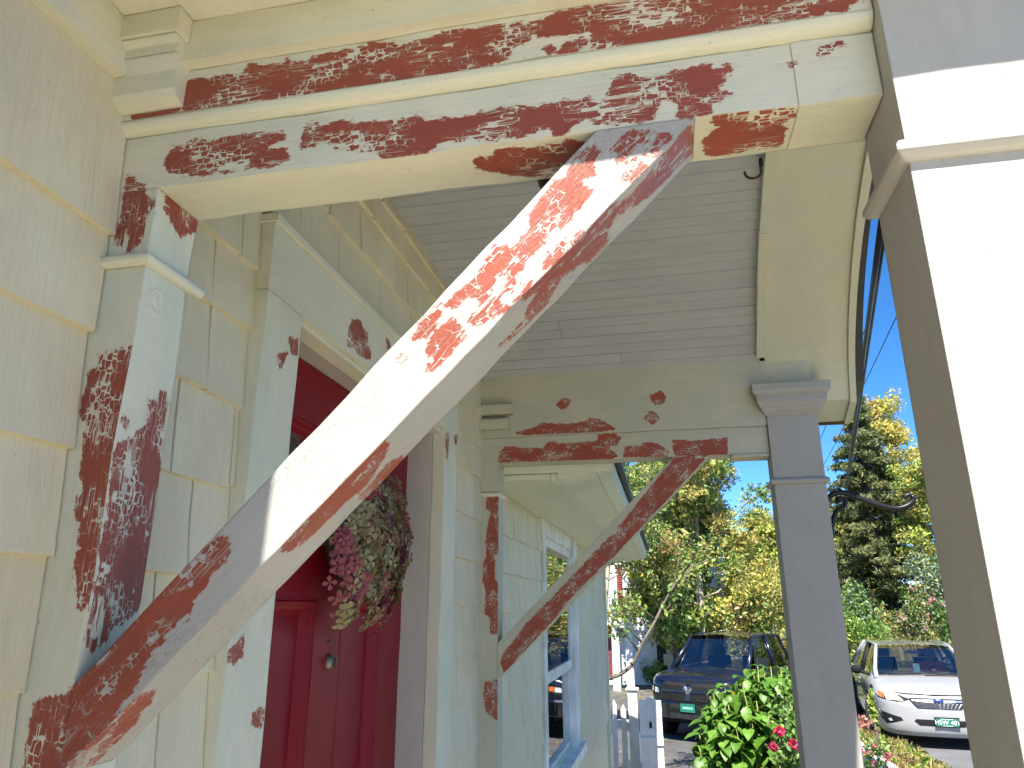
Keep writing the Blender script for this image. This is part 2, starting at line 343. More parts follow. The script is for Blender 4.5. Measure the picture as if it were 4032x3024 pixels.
PAINT = {
 'band': [
  [(0.015,2.663),(0.015,2.695),(0.022,2.684),(0.038,2.695),(0.051,2.694),(0.055,2.689),(0.061,2.695),(0.066,2.711),(0.079,2.711),(0.091,2.713),(0.109,2.715),(0.113,2.713),(0.133,2.716),(0.139,2.712),(0.16,2.713),(0.164,2.722),(0.182,2.719),(0.195,2.717),(0.212,2.716),(0.215,2.724),(0.22,2.72),(0.227,2.715),(0.27,2.721),(0.294,2.721),(0.317,2.722),(0.323,2.725),(0.35,2.723),(0.354,2.714),(0.369,2.717),(0.395,2.719),(0.415,2.722),(0.427,2.723),(0.462,2.72),(0.466,2.722),(0.489,2.719),(0.503,2.721),(0.511,2.706),(0.508,2.693),(0.493,2.691),(0.489,2.685),(0.486,2.676),(0.474,2.672),(0.455,2.669),(0.432,2.67),(0.409,2.667),(0.389,2.671),(0.373,2.664),(0.321,2.666),(0.319,2.664),(0.295,2.673),(0.275,2.667),(0.219,2.661),(0.184,2.662),(0.147,2.663),(0.127,2.663),(0.12,2.67),(0.107,2.672),(0.1,2.662),(0.061,2.662),(0.041,2.661)],
  [(0.51,2.718),(0.528,2.718),(0.531,2.725),(0.55,2.726),(0.573,2.727),(0.606,2.726),(0.633,2.725),(0.679,2.726),(0.755,2.713),(0.848,2.709),(0.849,2.685),(0.834,2.681),(0.835,2.674),(0.824,2.673),(0.808,2.673),(0.774,2.672),(0.76,2.677),(0.757,2.669),(0.717,2.668),(0.683,2.666),(0.675,2.666),(0.578,2.667),(0.58,2.684),(0.577,2.697),(0.546,2.696),(0.523,2.698),(0.514,2.709)],
  [(0.543,2.67),(0.549,2.683),(0.568,2.685),(0.573,2.68),(0.564,2.671),(0.549,2.668)],
  [(0.527,2.678),(0.531,2.682),(0.535,2.677),(0.532,2.671)],
  [(0.31,2.734),(0.322,2.737),(0.336,2.737),(0.337,2.734),(0.32,2.733)],
  [(0.428,2.669),(0.436,2.67),(0.439,2.667),(0.434,2.665)],
 ],
 'front': [
  [(0.064,2.602),(0.06,2.614),(0.064,2.63),(0.085,2.63),(0.088,2.636),(0.116,2.632),(0.134,2.632),(0.154,2.634),(0.185,2.634),(0.182,2.62),(0.194,2.612),(0.192,2.607),(0.218,2.606),(0.222,2.592),(0.204,2.585),(0.167,2.587),(0.107,2.589),(0.079,2.595)],
  [(0.189,2.629),(0.196,2.618),(0.215,2.622),(0.211,2.631),(0.203,2.629)],
  [(0.237,2.608),(0.238,2.628),(0.24,2.638),(0.265,2.633),(0.279,2.637),(0.292,2.63),(0.319,2.626),(0.34,2.625),(0.378,2.625),(0.394,2.618),(0.416,2.617),(0.429,2.617),(0.445,2.616),(0.45,2.62),(0.473,2.619),(0.496,2.618),(0.505,2.616),(0.52,2.615),(0.537,2.617),(0.55,2.619),(0.559,2.619),(0.57,2.621),(0.571,2.614),(0.582,2.605),(0.593,2.619),(0.599,2.635),(0.61,2.64),(0.629,2.633),(0.645,2.634),(0.63,2.633),(0.648,2.635),(0.658,2.635),(0.66,2.639),(0.668,2.639),(0.688,2.639),(0.698,2.64),(0.699,2.63),(0.709,2.627),(0.711,2.62),(0.705,2.616),(0.704,2.611),(0.696,2.609),(0.695,2.599),(0.707,2.601),(0.717,2.603),(0.695,2.594),(0.693,2.586),(0.694,2.581),(0.681,2.581),(0.673,2.58),(0.663,2.579),(0.66,2.583),(0.663,2.592),(0.662,2.602),(0.653,2.605),(0.642,2.605),(0.638,2.599),(0.642,2.593),(0.636,2.583),(0.629,2.583),(0.615,2.582),(0.576,2.587),(0.574,2.594),(0.565,2.599),(0.545,2.579),(0.534,2.579),(0.533,2.588),(0.516,2.592),(0.511,2.586),(0.474,2.586),(0.47,2.582),(0.453,2.585),(0.437,2.593),(0.426,2.589),(0.413,2.591),(0.403,2.588),(0.39,2.581),(0.376,2.58),(0.36,2.578),(0.338,2.579),(0.336,2.588),(0.324,2.592),(0.284,2.598),(0.282,2.599),(0.273,2.611),(0.258,2.614),(0.254,2.607)],
  [(0.701,2.631),(0.709,2.633),(0.718,2.634),(0.718,2.628),(0.709,2.631)],
  [(0.806,2.633),(0.808,2.639),(0.818,2.639),(0.816,2.636)],
  [(0.82,2.644),(0.828,2.643),(0.823,2.641)],
  [(0.776,2.626),(0.779,2.629),(0.779,2.626)],
  [(0.019,1.954),(0.016,1.969),(0.016,1.991),(0.016,2.007),(0.024,2.012),(0.037,2.016),(0.049,2.018),(0.055,2.017),(0.056,2.033),(0.063,2.043),(0.071,2.058),(0.093,2.074),(0.106,2.075),(0.108,2.085),(0.12,2.091),(0.127,2.1),(0.132,2.107),(0.136,2.116),(0.149,2.13),(0.163,2.143),(0.176,2.148),(0.185,2.157),(0.192,2.164),(0.202,2.16),(0.206,2.151),(0.2,2.143),(0.187,2.133),(0.184,2.118),(0.171,2.108),(0.169,2.093),(0.156,2.085),(0.144,2.068),(0.132,2.053),(0.126,2.038),(0.116,2.02),(0.106,2.012),(0.106,1.998),(0.09,1.986),(0.078,1.972),(0.065,1.963),(0.054,1.949),(0.021,1.945)],
  [(0.402,2.325),(0.402,2.338),(0.399,2.347),(0.404,2.357),(0.414,2.367),(0.428,2.374),(0.435,2.366),(0.437,2.358),(0.43,2.346),(0.42,2.336),(0.406,2.325)],
  [(0.384,2.357),(0.392,2.367),(0.39,2.375),(0.41,2.388),(0.414,2.382),(0.405,2.368),(0.398,2.361)],
  [(0.492,2.438),(0.49,2.448),(0.499,2.462),(0.508,2.473),(0.506,2.483),(0.519,2.503),(0.535,2.52),(0.553,2.523),(0.563,2.511),(0.57,2.504),(0.566,2.497),(0.55,2.485),(0.546,2.474),(0.532,2.464),(0.516,2.451),(0.502,2.435)],
  [(0.415,2.392),(0.431,2.403),(0.446,2.413),(0.455,2.425),(0.464,2.438),(0.473,2.45),(0.488,2.447),(0.492,2.437),(0.504,2.441),(0.495,2.425),(0.487,2.416),(0.492,2.408),(0.487,2.402),(0.473,2.397),(0.475,2.388),(0.466,2.377),(0.449,2.368),(0.444,2.374),(0.459,2.391),(0.448,2.4),(0.436,2.397),(0.424,2.39)],
  [(0.459,2.434),(0.469,2.45),(0.48,2.451),(0.488,2.444),(0.492,2.432),(0.483,2.415),(0.455,2.417)],
  [(0.552,2.538),(0.562,2.55),(0.575,2.558),(0.576,2.548),(0.572,2.536),(0.575,2.524),(0.561,2.522),(0.548,2.527)],
  [(0.597,2.54),(0.607,2.547),(0.594,2.551),(0.605,2.562),(0.615,2.569),(0.627,2.565),(0.649,2.56),(0.649,2.552),(0.636,2.547),(0.638,2.539),(0.6,2.537)],
  [(0.603,2.516),(0.612,2.527),(0.625,2.53),(0.628,2.523),(0.618,2.518),(0.611,2.507)],
  [(0.521,2.424),(0.523,2.435),(0.537,2.448),(0.56,2.461),(0.559,2.455),(0.542,2.438),(0.53,2.427)],
  [(0.49,2.39),(0.501,2.402),(0.507,2.408),(0.504,2.4),(0.497,2.393)],
  [(0.476,2.38),(0.483,2.384),(0.486,2.382)],
  [(0.37,2.337),(0.373,2.342),(0.375,2.339),(0.373,2.336)],
  [(0.009,2.572),(0.012,2.597),(0.017,2.596),(0.021,2.587),(0.036,2.58),(0.037,2.569),(0.053,2.555),(0.048,2.551),(0.044,2.534),(0.04,2.505),(0.034,2.498),(0.023,2.497),(0.02,2.507),(0.01,2.508),(0.008,2.517),(0.013,2.551)],
  [(0.017,2.367),(0.03,2.368),(0.043,2.37),(0.059,2.373),(0.06,2.358),(0.059,2.344),(0.06,2.325),(0.059,2.306),(0.059,2.286),(0.061,2.263),(0.058,2.243),(0.06,2.226),(0.063,2.197),(0.066,2.17),(0.06,2.181),(0.059,2.159),(0.059,2.148),(0.057,2.121),(0.053,2.099),(0.044,2.097),(0.044,2.108),(0.039,2.121),(0.032,2.136),(0.033,2.148),(0.03,2.153),(0.043,2.156),(0.03,2.162),(0.03,2.172),(0.034,2.18),(0.027,2.194),(0.024,2.191),(0.035,2.177),(0.031,2.198),(0.023,2.188),(0.022,2.211),(0.029,2.216),(0.021,2.234),(0.018,2.262),(0.016,2.288),(0.008,2.292),(0.007,2.303),(0.008,2.319),(0.01,2.33),(0.009,2.348),(0.023,2.351)],
 ],
 'under': [
  [(0.439,0.68),(0.438,0.667),(0.448,0.659),(0.459,0.664),(0.465,0.653),(0.486,0.651),(0.498,0.657),(0.516,0.654),(0.541,0.654),(0.548,0.647),(0.554,0.656),(0.571,0.663),(0.558,0.682),(0.542,0.705),(0.516,0.711),(0.478,0.701),(0.451,0.689)],
  [(0.692,0.694),(0.692,0.676),(0.704,0.661),(0.699,0.652),(0.701,0.641),(0.737,0.639),(0.771,0.643),(0.776,0.657),(0.761,0.662),(0.769,0.677),(0.77,0.704),(0.744,0.706),(0.698,0.706)],
 ],
 'brace_under': [
  [(0.659,0.649),(0.661,0.635),(0.673,0.649),(0.676,0.665),(0.679,0.692),(0.67,0.694),(0.66,0.693),(0.653,0.695),(0.643,0.695),(0.631,0.692),(0.614,0.683),(0.615,0.655),(0.633,0.653),(0.634,0.65),(0.65,0.646)],
  [(0.634,0.655),(0.632,0.67),(0.621,0.673),(0.606,0.672),(0.584,0.672),(0.567,0.668),(0.538,0.667),(0.53,0.648),(0.557,0.661),(0.582,0.656),(0.604,0.654),(0.62,0.654)],
  [(0.593,0.624),(0.59,0.647),(0.576,0.65),(0.558,0.649),(0.54,0.649),(0.528,0.648),(0.51,0.606),(0.521,0.611),(0.572,0.613),(0.587,0.616)],
  [(0.544,0.622),(0.516,0.621),(0.498,0.618),(0.5,0.632),(0.501,0.647),(0.511,0.656),(0.501,0.665),(0.495,0.677),(0.481,0.686),(0.465,0.683),(0.47,0.693),(0.49,0.693),(0.512,0.694),(0.527,0.678),(0.526,0.666),(0.54,0.676),(0.554,0.686),(0.563,0.7),(0.58,0.7),(0.58,0.684),(0.559,0.64)],
  [(0.358,0.631),(0.358,0.655),(0.348,0.667),(0.323,0.683),(0.303,0.673),(0.283,0.672),(0.269,0.672),(0.258,0.662),(0.261,0.626),(0.298,0.626),(0.328,0.63)],
  [(0.357,0.701),(0.348,0.711),(0.33,0.71),(0.313,0.709),(0.319,0.69),(0.344,0.687)],
  [(0.123,0.661),(0.114,0.673),(0.104,0.67),(0.094,0.678),(0.074,0.678),(0.06,0.68),(0.065,0.639),(0.099,0.632),(0.119,0.636),(0.125,0.647)],
 ],
 'side': [
  [(0.694,2.337),(0.703,2.339),(0.708,2.331),(0.713,2.328),(0.709,2.317),(0.709,2.305),(0.712,2.289),(0.712,2.275),(0.71,2.265),(0.713,2.246),(0.719,2.208),(0.72,2.178),(0.71,2.208),(0.714,2.19),(0.717,2.153),(0.715,2.124),(0.717,2.106),(0.705,2.088),(0.686,2.082),(0.673,2.077),(0.671,2.066),(0.654,2.059),(0.647,2.067),(0.646,2.092),(0.644,2.121),(0.648,2.135),(0.644,2.151),(0.646,2.182),(0.651,2.171),(0.647,2.199),(0.645,2.218),(0.645,2.237),(0.644,2.255),(0.649,2.266),(0.658,2.269),(0.673,2.286),(0.684,2.299),(0.685,2.309),(0.68,2.321),(0.695,2.327)],
  [(0.646,2.294),(0.648,2.297),(0.653,2.294),(0.653,2.287),(0.65,2.285)],
  [(0.654,2.574),(0.661,2.579),(0.677,2.579),(0.697,2.577),(0.718,2.577),(0.718,2.567),(0.692,2.54),(0.685,2.541),(0.669,2.554),(0.657,2.558)],
 ],
 'casing': [
  [(1.26,2.661),(1.301,2.673),(1.311,2.662),(1.339,2.657),(1.338,2.634),(1.362,2.627),(1.36,2.611),(1.304,2.599),(1.285,2.607),(1.249,2.601),(1.248,2.63)],
  [(1.448,2.689),(1.464,2.692),(1.477,2.672),(1.456,2.669)],
  [(1.023,2.531),(1.054,2.539),(1.053,2.511),(1.036,2.508),(1.028,2.519)],
  [(0.997,2.494),(1.02,2.503),(1.006,2.473),(0.997,2.477)],
  [(0.939,2.029),(0.949,2.04),(0.979,2.059),(0.982,2.032),(0.96,2.025)],
  [(1.027,1.949),(1.04,1.954),(1.055,1.95),(1.056,1.934),(1.038,1.931),(1.027,1.94)],
  [(1.928,2.574),(1.962,2.582),(1.96,2.511),(1.943,2.507)],
  [(2.014,2.591),(2.05,2.599),(2.043,2.569),(2.021,2.569)],
 ],
 'far': [
  [(0.279,2.785),(0.298,2.806),(0.322,2.802),(0.319,2.786),(0.297,2.772)],
  [(0.61,2.797),(0.642,2.811),(0.656,2.795),(0.645,2.771),(0.623,2.772)],
  [(0.585,2.72),(0.609,2.742),(0.628,2.72),(0.613,2.7)],
  [(0.134,2.69),(0.186,2.697),(0.223,2.717),(0.308,2.709),(0.392,2.717),(0.395,2.726),(0.427,2.722),(0.473,2.689),(0.426,2.685),(0.307,2.685),(0.217,2.686),(0.156,2.686)],
  [(0.066,2.592),(0.069,2.622),(0.088,2.64),(0.228,2.624),(0.24,2.645),(0.265,2.65),(0.288,2.64),(0.419,2.643),(0.425,2.667),(0.478,2.668),(0.495,2.658),(0.483,2.634),(0.454,2.636),(0.453,2.618),(0.481,2.593),(0.446,2.585),(0.305,2.588)],
  [(0.509,2.592),(0.517,2.621),(0.568,2.619),(0.575,2.633),(0.62,2.628),(0.652,2.598),(0.646,2.586)],
  [(0.677,2.635),(0.743,2.629),(0.799,2.632),(0.849,2.636),(0.844,2.584),(0.762,2.585),(0.68,2.591)],
  [(0.079,1.921),(0.089,1.951),(0.136,2.001),(0.163,2.039),(0.264,2.133),(0.359,2.228),(0.469,2.337),(0.539,2.415),(0.61,2.5),(0.674,2.573),(0.714,2.578),(0.765,2.569),(0.729,2.523),(0.66,2.465),(0.646,2.445),(0.59,2.387),(0.521,2.323),(0.453,2.26),(0.358,2.177),(0.29,2.108),(0.243,2.052),(0.209,2.02),(0.149,1.952),(0.089,1.897)],
  [(0.03,2.47),(0.062,2.469),(0.062,2.42),(0.052,2.414),(0.062,2.393),(0.06,2.278),(0.039,2.258),(0.049,2.245),(0.047,2.179),(0.06,2.173),(0.057,2.127),(0.062,2.013),(0.045,2.013),(0.041,2.063),(0.023,2.076),(0.026,2.153),(0.012,2.179),(0.015,2.232),(0.028,2.258),(0.024,2.326),(0.031,2.373),(0.041,2.414),(0.023,2.428)],
  [(0.026,1.859),(0.059,1.863),(0.06,1.753),(0.03,1.776),(0.02,1.823)],
 ],
}
# ================================================================== ground and house
def smooth01(t): t = min(1, max(0, t)); return t * t * (3 - 2 * t)
def gz(x, y):
    low = -.36 - .19 * smooth01((y - 7) / 7)
    return low + (0.0 - low) * smooth01((x - 3.02) / .16) + .10 * smooth01((x - 9) / 6) + .9 * smooth01((y - 24) / 20) * smooth01((x - 4) / 6)

# ---- house: sheathing, shingles, frieze, door, window, eave
house = tag(empty('house', (0, 0, 0)), 'cream shingled house wall with red front door and sash window along the porch', 'house')
box('wall', -.16, -.013, -6.0, 1.05, -.9, 5.2, M['shingle'], house, (0, 0, 1), .5, warp=0)
box('wall', -.16, -.013, 1.935, 3.80, -.9, 5.2, M['shingle'], house, (0, 0, 1), .5, warp=0)
box('wall', -.16, -.013, 1.0501, 1.9349, 2.60, 5.2, M['shingle'], house, (0, 0, 1), .5, warp=0)
box('wall', -.16, -.013, 3.8001, 4.90, -.9, 1.28, M['shingle'], house, (0, 0, 1), .5, warp=0)
box('wall', -.16, -.013, 3.8001, 4.90, 2.455, 5.2, M['shingle'], house, (0, 0, 1), .5, warp=0)
box('wall', -.16, -.013, 4.9001, 7.60, -.9, 5.2, M['shingle'], house, (0, 0, 1), .5, warp=0)
box('wall', -6.0, -.1601, 7.45, 7.60, -.9, 5.2, M['shingle'], house, (0, 0, 1), .5, warp=0)
# unseen house projection, added so its shingled corner shades the foot of the brace
added_wing = []
for k in range(30):
    z0 = -.3 + k * .126; j = random.uniform(-.003, .004)
    hexa('shingle', [(-.0125, -2.6, z0), (.260 + j, -2.6, z0), (.260 + j, .15, z0), (-.0125, .15, z0),
                     (-.0125, -2.6, z0 + .1255), (.251 + j, -2.6, z0 + .1255), (.251 + j, .15, z0 + .1255), (-.0125, .15, z0 + .1255)], M['shingle'], house, (0, 0, 1), .5, warp=0)

def arch(y):
    t = (y - 1.59) / 1.005
    return 2.70 + .38 * math.sqrt(max(0.0, 1 - t * t))
def shingle(y0, y1, z0, z1, jit=.0025):
    a, b = random.uniform(-jit, jit), random.uniform(-jit, jit)
    t0 = random.uniform(.0045, .0085); t1 = -.0035 + random.uniform(-.001, .001)
    g = .0016
    hexa('shingle', [(-.0122, y0 + g, z0 + a), (t0, y0 + g, z0 + a), (t0 + random.uniform(-.001, .001), y1 - g, z0 + b), (-.0122, y1 - g, z0 + b),
                     (-.0122, y0 + g, z1 + .012), (t1, y0 + g, z1 + .012), (t1, y1 - g, z1 + .012), (-.0122, y1 - g, z1 + .012)],
         M['shingle'], house, (0, 0, 1), .06, warp=.0012)
def course(z0, z1, ya, yb, joints=None, jit=.0025):
    if joints is None:
        joints = []; y = ya + random.uniform(.07, .22)
        while y < yb - .05: joints.append(y); y += random.uniform(.10, .26)
    ys = [ya] + list(joints) + [yb]
    for a, b in zip(ys[:-1], ys[1:]): shingle(a, b, z0, z1, jit)
# left of the near pilaster
left = [1.62, 1.76, 1.89, 2.018, 2.148, 2.262, 2.394, 2.518, 2.716]
for a, b in zip(left[:-1], left[1:]): course(a, b, .151, .640, [.36])
# between pilaster and door casing
mid = [1.51, 1.637, 1.764, 1.890, 2.014, 2.141, 2.266, 2.389, 2.516, 2.621, 2.735]
mj = {2.141: [.858], 2.389: [.846], 2.266: [.80, .93], 2.516: [.835], 2.621: [.887], 2.014: [.806, .872]}
for a, b in zip(mid[:-1], mid[1:]): course(a, b, .715, .946, mj.get(a, [random.uniform(.78, .90)]))
# over the door, cut off by the barrel ceiling
for a, b, ya, yb, J in ((2.735, 2.848, .715, 2.45, [1.056, 1.22, 1.45, 1.66, 1.86, 2.1, 2.3]), (2.848, 2.962, .78, 2.40, [.98, 1.16, 1.315, 1.52, 1.62, 1.80, 2.0, 2.2]),
                        (2.962, 3.04, .98, 2.2, [1.20, 1.37, 1.60, 1.80, 2.0]), (3.04, 3.09, 1.2, 2.0, [1.42, 1.58, 1.69, 1.83])):
    course(a, b, ya, yb, J, .004)
# between door casing and far pilaster
fc = [1.40, 1.545, 1.678, 1.815, 1.957, 2.098, 2.239, 2.380, 2.527, 2.64, 2.735]
for a, b in zip(fc[:-1], fc[1:]): course(a, b, 2.052, 2.441, [random.uniform(2.15, 2.35)] if random.random() < .6 else [], .004)
# beyond the porch, on both sides of the window
bc = [1.05, 1.19, 1.335, 1.48, 1.62, 1.765, 1.925, 2.073, 2.22, 2.368, 2.535]
for a, b in zip(bc[:-1], bc[1:]):
    course(a, b, 2.515, 3.70, None, .004); course(a, b, 5.10, 7.50, None, .004)
course(1.05, 1.20, 3.70, 5.10)
box('frieze_board', -.013, .012,   .151, .605, 2.716, 2.7895, M['trim'], house, (0, 1, 0))
box('corner_board', -.013, .020, 7.50, 7.60, -.9, 2.53, M['eave'], house, (0, 0, 1))
rdn = random.Random(17); nail = MB()
for k in range(70):
    y = rdn.choice([rdn.uniform(.73, .93), rdn.uniform(2.08, 2.40), rdn.uniform(2.6, 3.6)]); z = rdn.choice(mid if y < 1 else fc) + rdn.uniform(.012, .03)
    r = rdn.uniform(.0016, .0026); x = .0035
    V = [(x - .004, y + r * math.cos(i * .785), z + r * math.sin(i * .785)) for i in range(8)] + [(x + .0016, y + r * .8 * math.cos(i * .785), z + r * .8 * math.sin(i * .785)) for i in range(8)]
    nail.add(V, [(i, (i + 1) % 8, 8 + (i + 1) % 8, 8 + i) for i in range(8)] + [tuple(range(8, 16))], 0)
nail.build('nail_head', [M['shingle']], house)['kind'] = 'stuff'
# door casing, jamb, door
cs = PAINT['casing']
box('door_casing', -.013, .022, .945, 1.060, .60, 2.5875, M['trim_red'], house, (0, 0, 1), .05, {'right': (cs, (1, 2))})
box('door_casing', -.013, .022, 1.923, 2.051, .60, 2.5875, M['trim_red'], house, (0, 0, 1), .05, {'right': (cs, (1, 2))})
box('door_casing', -.013, .0225, .945, 2.051, 2.588, 2.708, M['trim_red'], house, (0, 1, 0), .05, {'right': (cs, (1, 2))})
box('drip_cap', -.013, .030, .940, 2.056, 2.7085, 2.722, M['trim'], house, (0, 1, 0))
box('door_jamb', -.16, -.014, 1.9235, 1.9345, .60, 2.60, M['column'], house, (0, 0, 1))
box('door_jamb', -.16, -.014, 1.0505, 1.0600, .60, 2.60, M['column'], house, (0, 0, 1))
box('door_jamb', -.16, -.014, 1.0605, 1.9230, 2.588, 2.5995, M['column'], house, (0, 1, 0))
prism('door_stop', [(1.0605, 2.5775), (1.0605, 2.5875), (1.9225, 2.5875), (1.9225, 2.5775)], 0, -.030, .010, M['trim'], house)
fd = empty('front_door', (0, 0, 0)); fd.parent = house
X0, X1 = -.128, -.088
box('stile', X0, X1, 1.0605, 1.205, .60, 2.586, M['door'], fd, (0, 0, 1))
box('stile', X0, X1, 1.775, 1.9225, .60, 2.586, M['door'], fd, (0, 0, 1))
box('rail', X0, X1, 1.2052, 1.7748, 2.465, 2.586, M['door'], fd, (0, 1, 0))
box('rail', X0, X1, 1.2052, 1.7748, 2.112, 2.215, M['door'], fd, (0, 1, 0))
box('rail', X0, X1, 1.2052, 1.7748, .60, .84, M['door'], fd, (0, 1, 0))
box('stile', X0, X1, 1.420, 1.545, .8402, 2.1118, M['door'], fd, (0, 0, 1))
box('pane', -.112, -.106, 1.206, 1.774, 2.216, 2.464, M['glass'], fd)
box('door_panel', -.122, -.110, 1.206, 1.419, .841, 2.111, M['door'], fd, (0, 0, 1))
box('door_panel', -.122, -.110, 1.546, 1.774, .841, 2.111, M['door'], fd, (0, 0, 1))
def frame_mould(y0, y1, z0, z1, name='panel_moulding'):
    mb = MB(); pr = [(0, -.089), (.005, -.087), (.012, -.094), (.018, -.097), (.024, -.104), (.030, -.1095)]
    V = []; F = []
    for d, x in pr: V += [(x, y0 + d, z0 + d), (x, y1 - d, z0 + d), (x, y1 - d, z1 - d), (x, y0 + d, z1 - d)]
    for k in range(len(pr) - 1):
        for i in range(4): F.append((k * 4 + i, k * 4 + (i + 1) % 4, k * 4 + 4 + (i + 1) % 4, k * 4 + 4 + i))
    mk(name, V, F, M['door'], fd, grain=(0, 0, 1))
frame_mould(1.206, 1.419, .841, 2.111); frame_mould(1.546, 1.774, .841, 2.111); frame_mould(1.206, 1.774, 2.216, 2.464, 'glazing_bead')
mb = MB()
for k in range(9):
    pass
V = []; F = []
for k, (r, d) in enumerate(((.0, .014), (.35, .013), (.7, .0105), (.88, .006), (1.0, .003), (1.0, .0))):
    for i in range(20):
        t = 2 * math.pi * i / 20; V.append((-.088 + d, 1.492 + .011 * r * math.cos(t), 1.986 + .017 * r * math.sin(t)))
for k in range(5):
    for i in range(20): F.append((k * 20 + i, k * 20 + 20 + i, k * 20 + 20 + (i + 1) % 20, k * 20 + (i + 1) % 20))
bell = mk('doorbell_turn', V, F, M['brass'], fd, smooth=True)
box('doorbell_key', -.075, -.068, 1.4905, 1.4935, 1.976, 1.996, M['brass'], fd)
box('peephole_slot', -.0882, -.0865, 1.486, 1.502, 2.025, 2.031, M['iron'], fd)
# window beyond the porch
win = empty('window', (0, 0, 0)); win.parent = house
box('frame', -.10, .013, 3.705, 3.800, 1.21, 2.535, M['sash'], win, (0, 0, 1))
box('frame', -.10, .022, 4.870, 5.095, 1.21, 2.535, M['sash'], win, (0, 0, 1))
box('frame', -.10, .016, 3.8001, 4.8699, 2.452, 2.535, M['sash'], win, (0, 1, 0))
box('sill', -.10, .055, 3.68, 5.12, 1.20, 1.255, M['sash'], win, (0, 1, 0))
for zz0, zz1, xx in ((1.725, 2.450, .006), (1.256, 1.750, -.016)):
    s = empty('sash', (0, 0, 0)); s.parent = win
    for nm, a in (('rail', (xx - .025, xx, 3.845, 4.855, zz1 - .055, zz1)), ('rail', (xx - .025, xx, 3.845, 4.855, zz0, zz0 + .055))):
        pass
    mb = MB(); mb.box(xx - .027, xx, 3.802, 3.850, zz0, zz1); mb.box(xx - .027, xx, 4.820, 4.868, zz0, zz1)
    mb.box(xx - .026, xx - .001, 3.8502, 4.8198, zz1 - .045, zz1); mb.box(xx - .026, xx - .001, 3.8502, 4.8198, zz0, zz0 + .048)
    bpy.data.objects.remove(s); s = mb.build('sash', M['sash'], win)
    box('pane', xx - .010, xx - .006, 3.849, 4.821, zz0 + .046, zz1 - .043, M['glass'], s, warp=0)
mb = MB()
for k in range(40):
    y = 3.82 + k * .0275
    mb.box(-.125 - .010 * math.sin(k * 1.3), -.118 - .010 * math.sin(k * 1.3), y, y + .026, 1.25, 1.86)
mb.build('curtain', M['curtain'], win)
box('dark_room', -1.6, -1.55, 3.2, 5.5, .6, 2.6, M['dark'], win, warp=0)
# low eave over that stretch of wall
ev = empty('eave', (0, 0, 0)); ev.parent = house
box('soffit_board', -.013, .235, 2.53, 7.65, 2.536, 2.556, M['eave'], ev, (0, 1, 0), .2)
box('soffit_board', .236, .262, 2.53, 7.65, 2.528, 2.556, M['eave'], ev, (0, 1, 0), .2)
hexa('soffit_board', [(.263, 2.517, 2.536), (.400, 2.517, 2.552), (.400, 7.65, 2.552), (.263, 7.65, 2.536), (.263, 2.517, 2.556), (.400, 2.517, 2.572), (.400, 7.65, 2.572), (.263, 7.65, 2.556)], M['eave'], ev, (0, 1, 0), .2)
box('end_board', -.013, .46, 2.5165, 2.529, 2.5565, 2.85, M['eave'], ev)
hexa('crown_moulding', [(.401, 2.517, 2.552), (.447, 2.517, 2.580), (.447, 7.65, 2.580), (.401, 7.65, 2.552), (.401, 2.517, 2.64), (.447, 2.517, 2.64), (.447, 7.65, 2.64), (.401, 7.65, 2.64)], M['eave'], ev, (0, 1, 0), .2)
hexa('roof_edge', [(-.013, 2.53, 2.80), (.475, 2.53, 2.641), (.475, 7.70, 2.641), (-.013, 7.70, 2.80), (-.013, 2.53, 2.83), (.475, 2.53, 2.665), (.475, 7.70, 2.665), (-.013, 7.70, 2.83)], M['roof'], ev, (0, 1, 0), .5)

# ================================================================== porch hood
hood = tag(empty('door_hood', (0, 0, 0)), 'weathered barrel-vaulted wooden porch hood on square posts and diagonal braces patched with red primer', 'porch')
FR = PAINT['front']
def front_x(y): return .894 + (y - 1.43) * .0779        # the hood front runs a little askew to the wall
def outer_x(y): return max(1.06, 1.121 + .158 * (y - 1.52))
# near pilaster
pil = box('pilaster', -.0125, .055, .640, .716, .60, 2.5765, M['trim_red'], hood, (0, 0, 1), .05, {'front': (FR, (0, 2)), 'right': (PAINT['side'], (1, 2))})
pil['label'] = 'near wall pilaster with long red primer strokes on both faces'
V = []; F = []
def bead_L(name, x1, y0, y1, z, r, parent):
    prof = [(0, -r), (r * .8, -r * .9), (r * 1.25, -r * .3), (r * 1.25, r * .3), (r * .8, r * .9), (0, r)]
    V = []; F = []; m = len(prof)
    for d, dz in prof:
        V += [(-.010, y0 - d, z + dz), (x1 + d, y0 - d, z + dz), (x1 + d, y1 + .002, z + dz)]
    for k in range(m - 1):
        for i in range(2): F.append((k * 3 + i, k * 3 + i + 1, k * 3 + 4 + i, k * 3 + 3 + i))
    return mk(name, V, F, M['trim'], parent, grain=(0, 1, 0))
bead_L('bead', .0552, .6398, .735, 2.482, .0075, pil)
# round plug on the pilaster side
V = []; F = []; rr = [(1.0, .0), (.92, .0012), (.80, .0010), (.70, -.0012), (.4, .0004), (0, .0010)]
for r, d in rr:
    for i in range(18):
        t = 2 * math.pi * i / 18; V.append((.0554 + d, .6655 + .0135 * r * math.cos(t), 2.440 + .0165 * r * math.sin(t)))
for k in range(5):
    for i in range(18): F.append((k * 18 + i, k * 18 + (i + 1) % 18, k * 18 + 18 + (i + 1) % 18, k * 18 + 18 + i))
mk('wood_plug', V, F, M['trim'], pil, smooth=True)
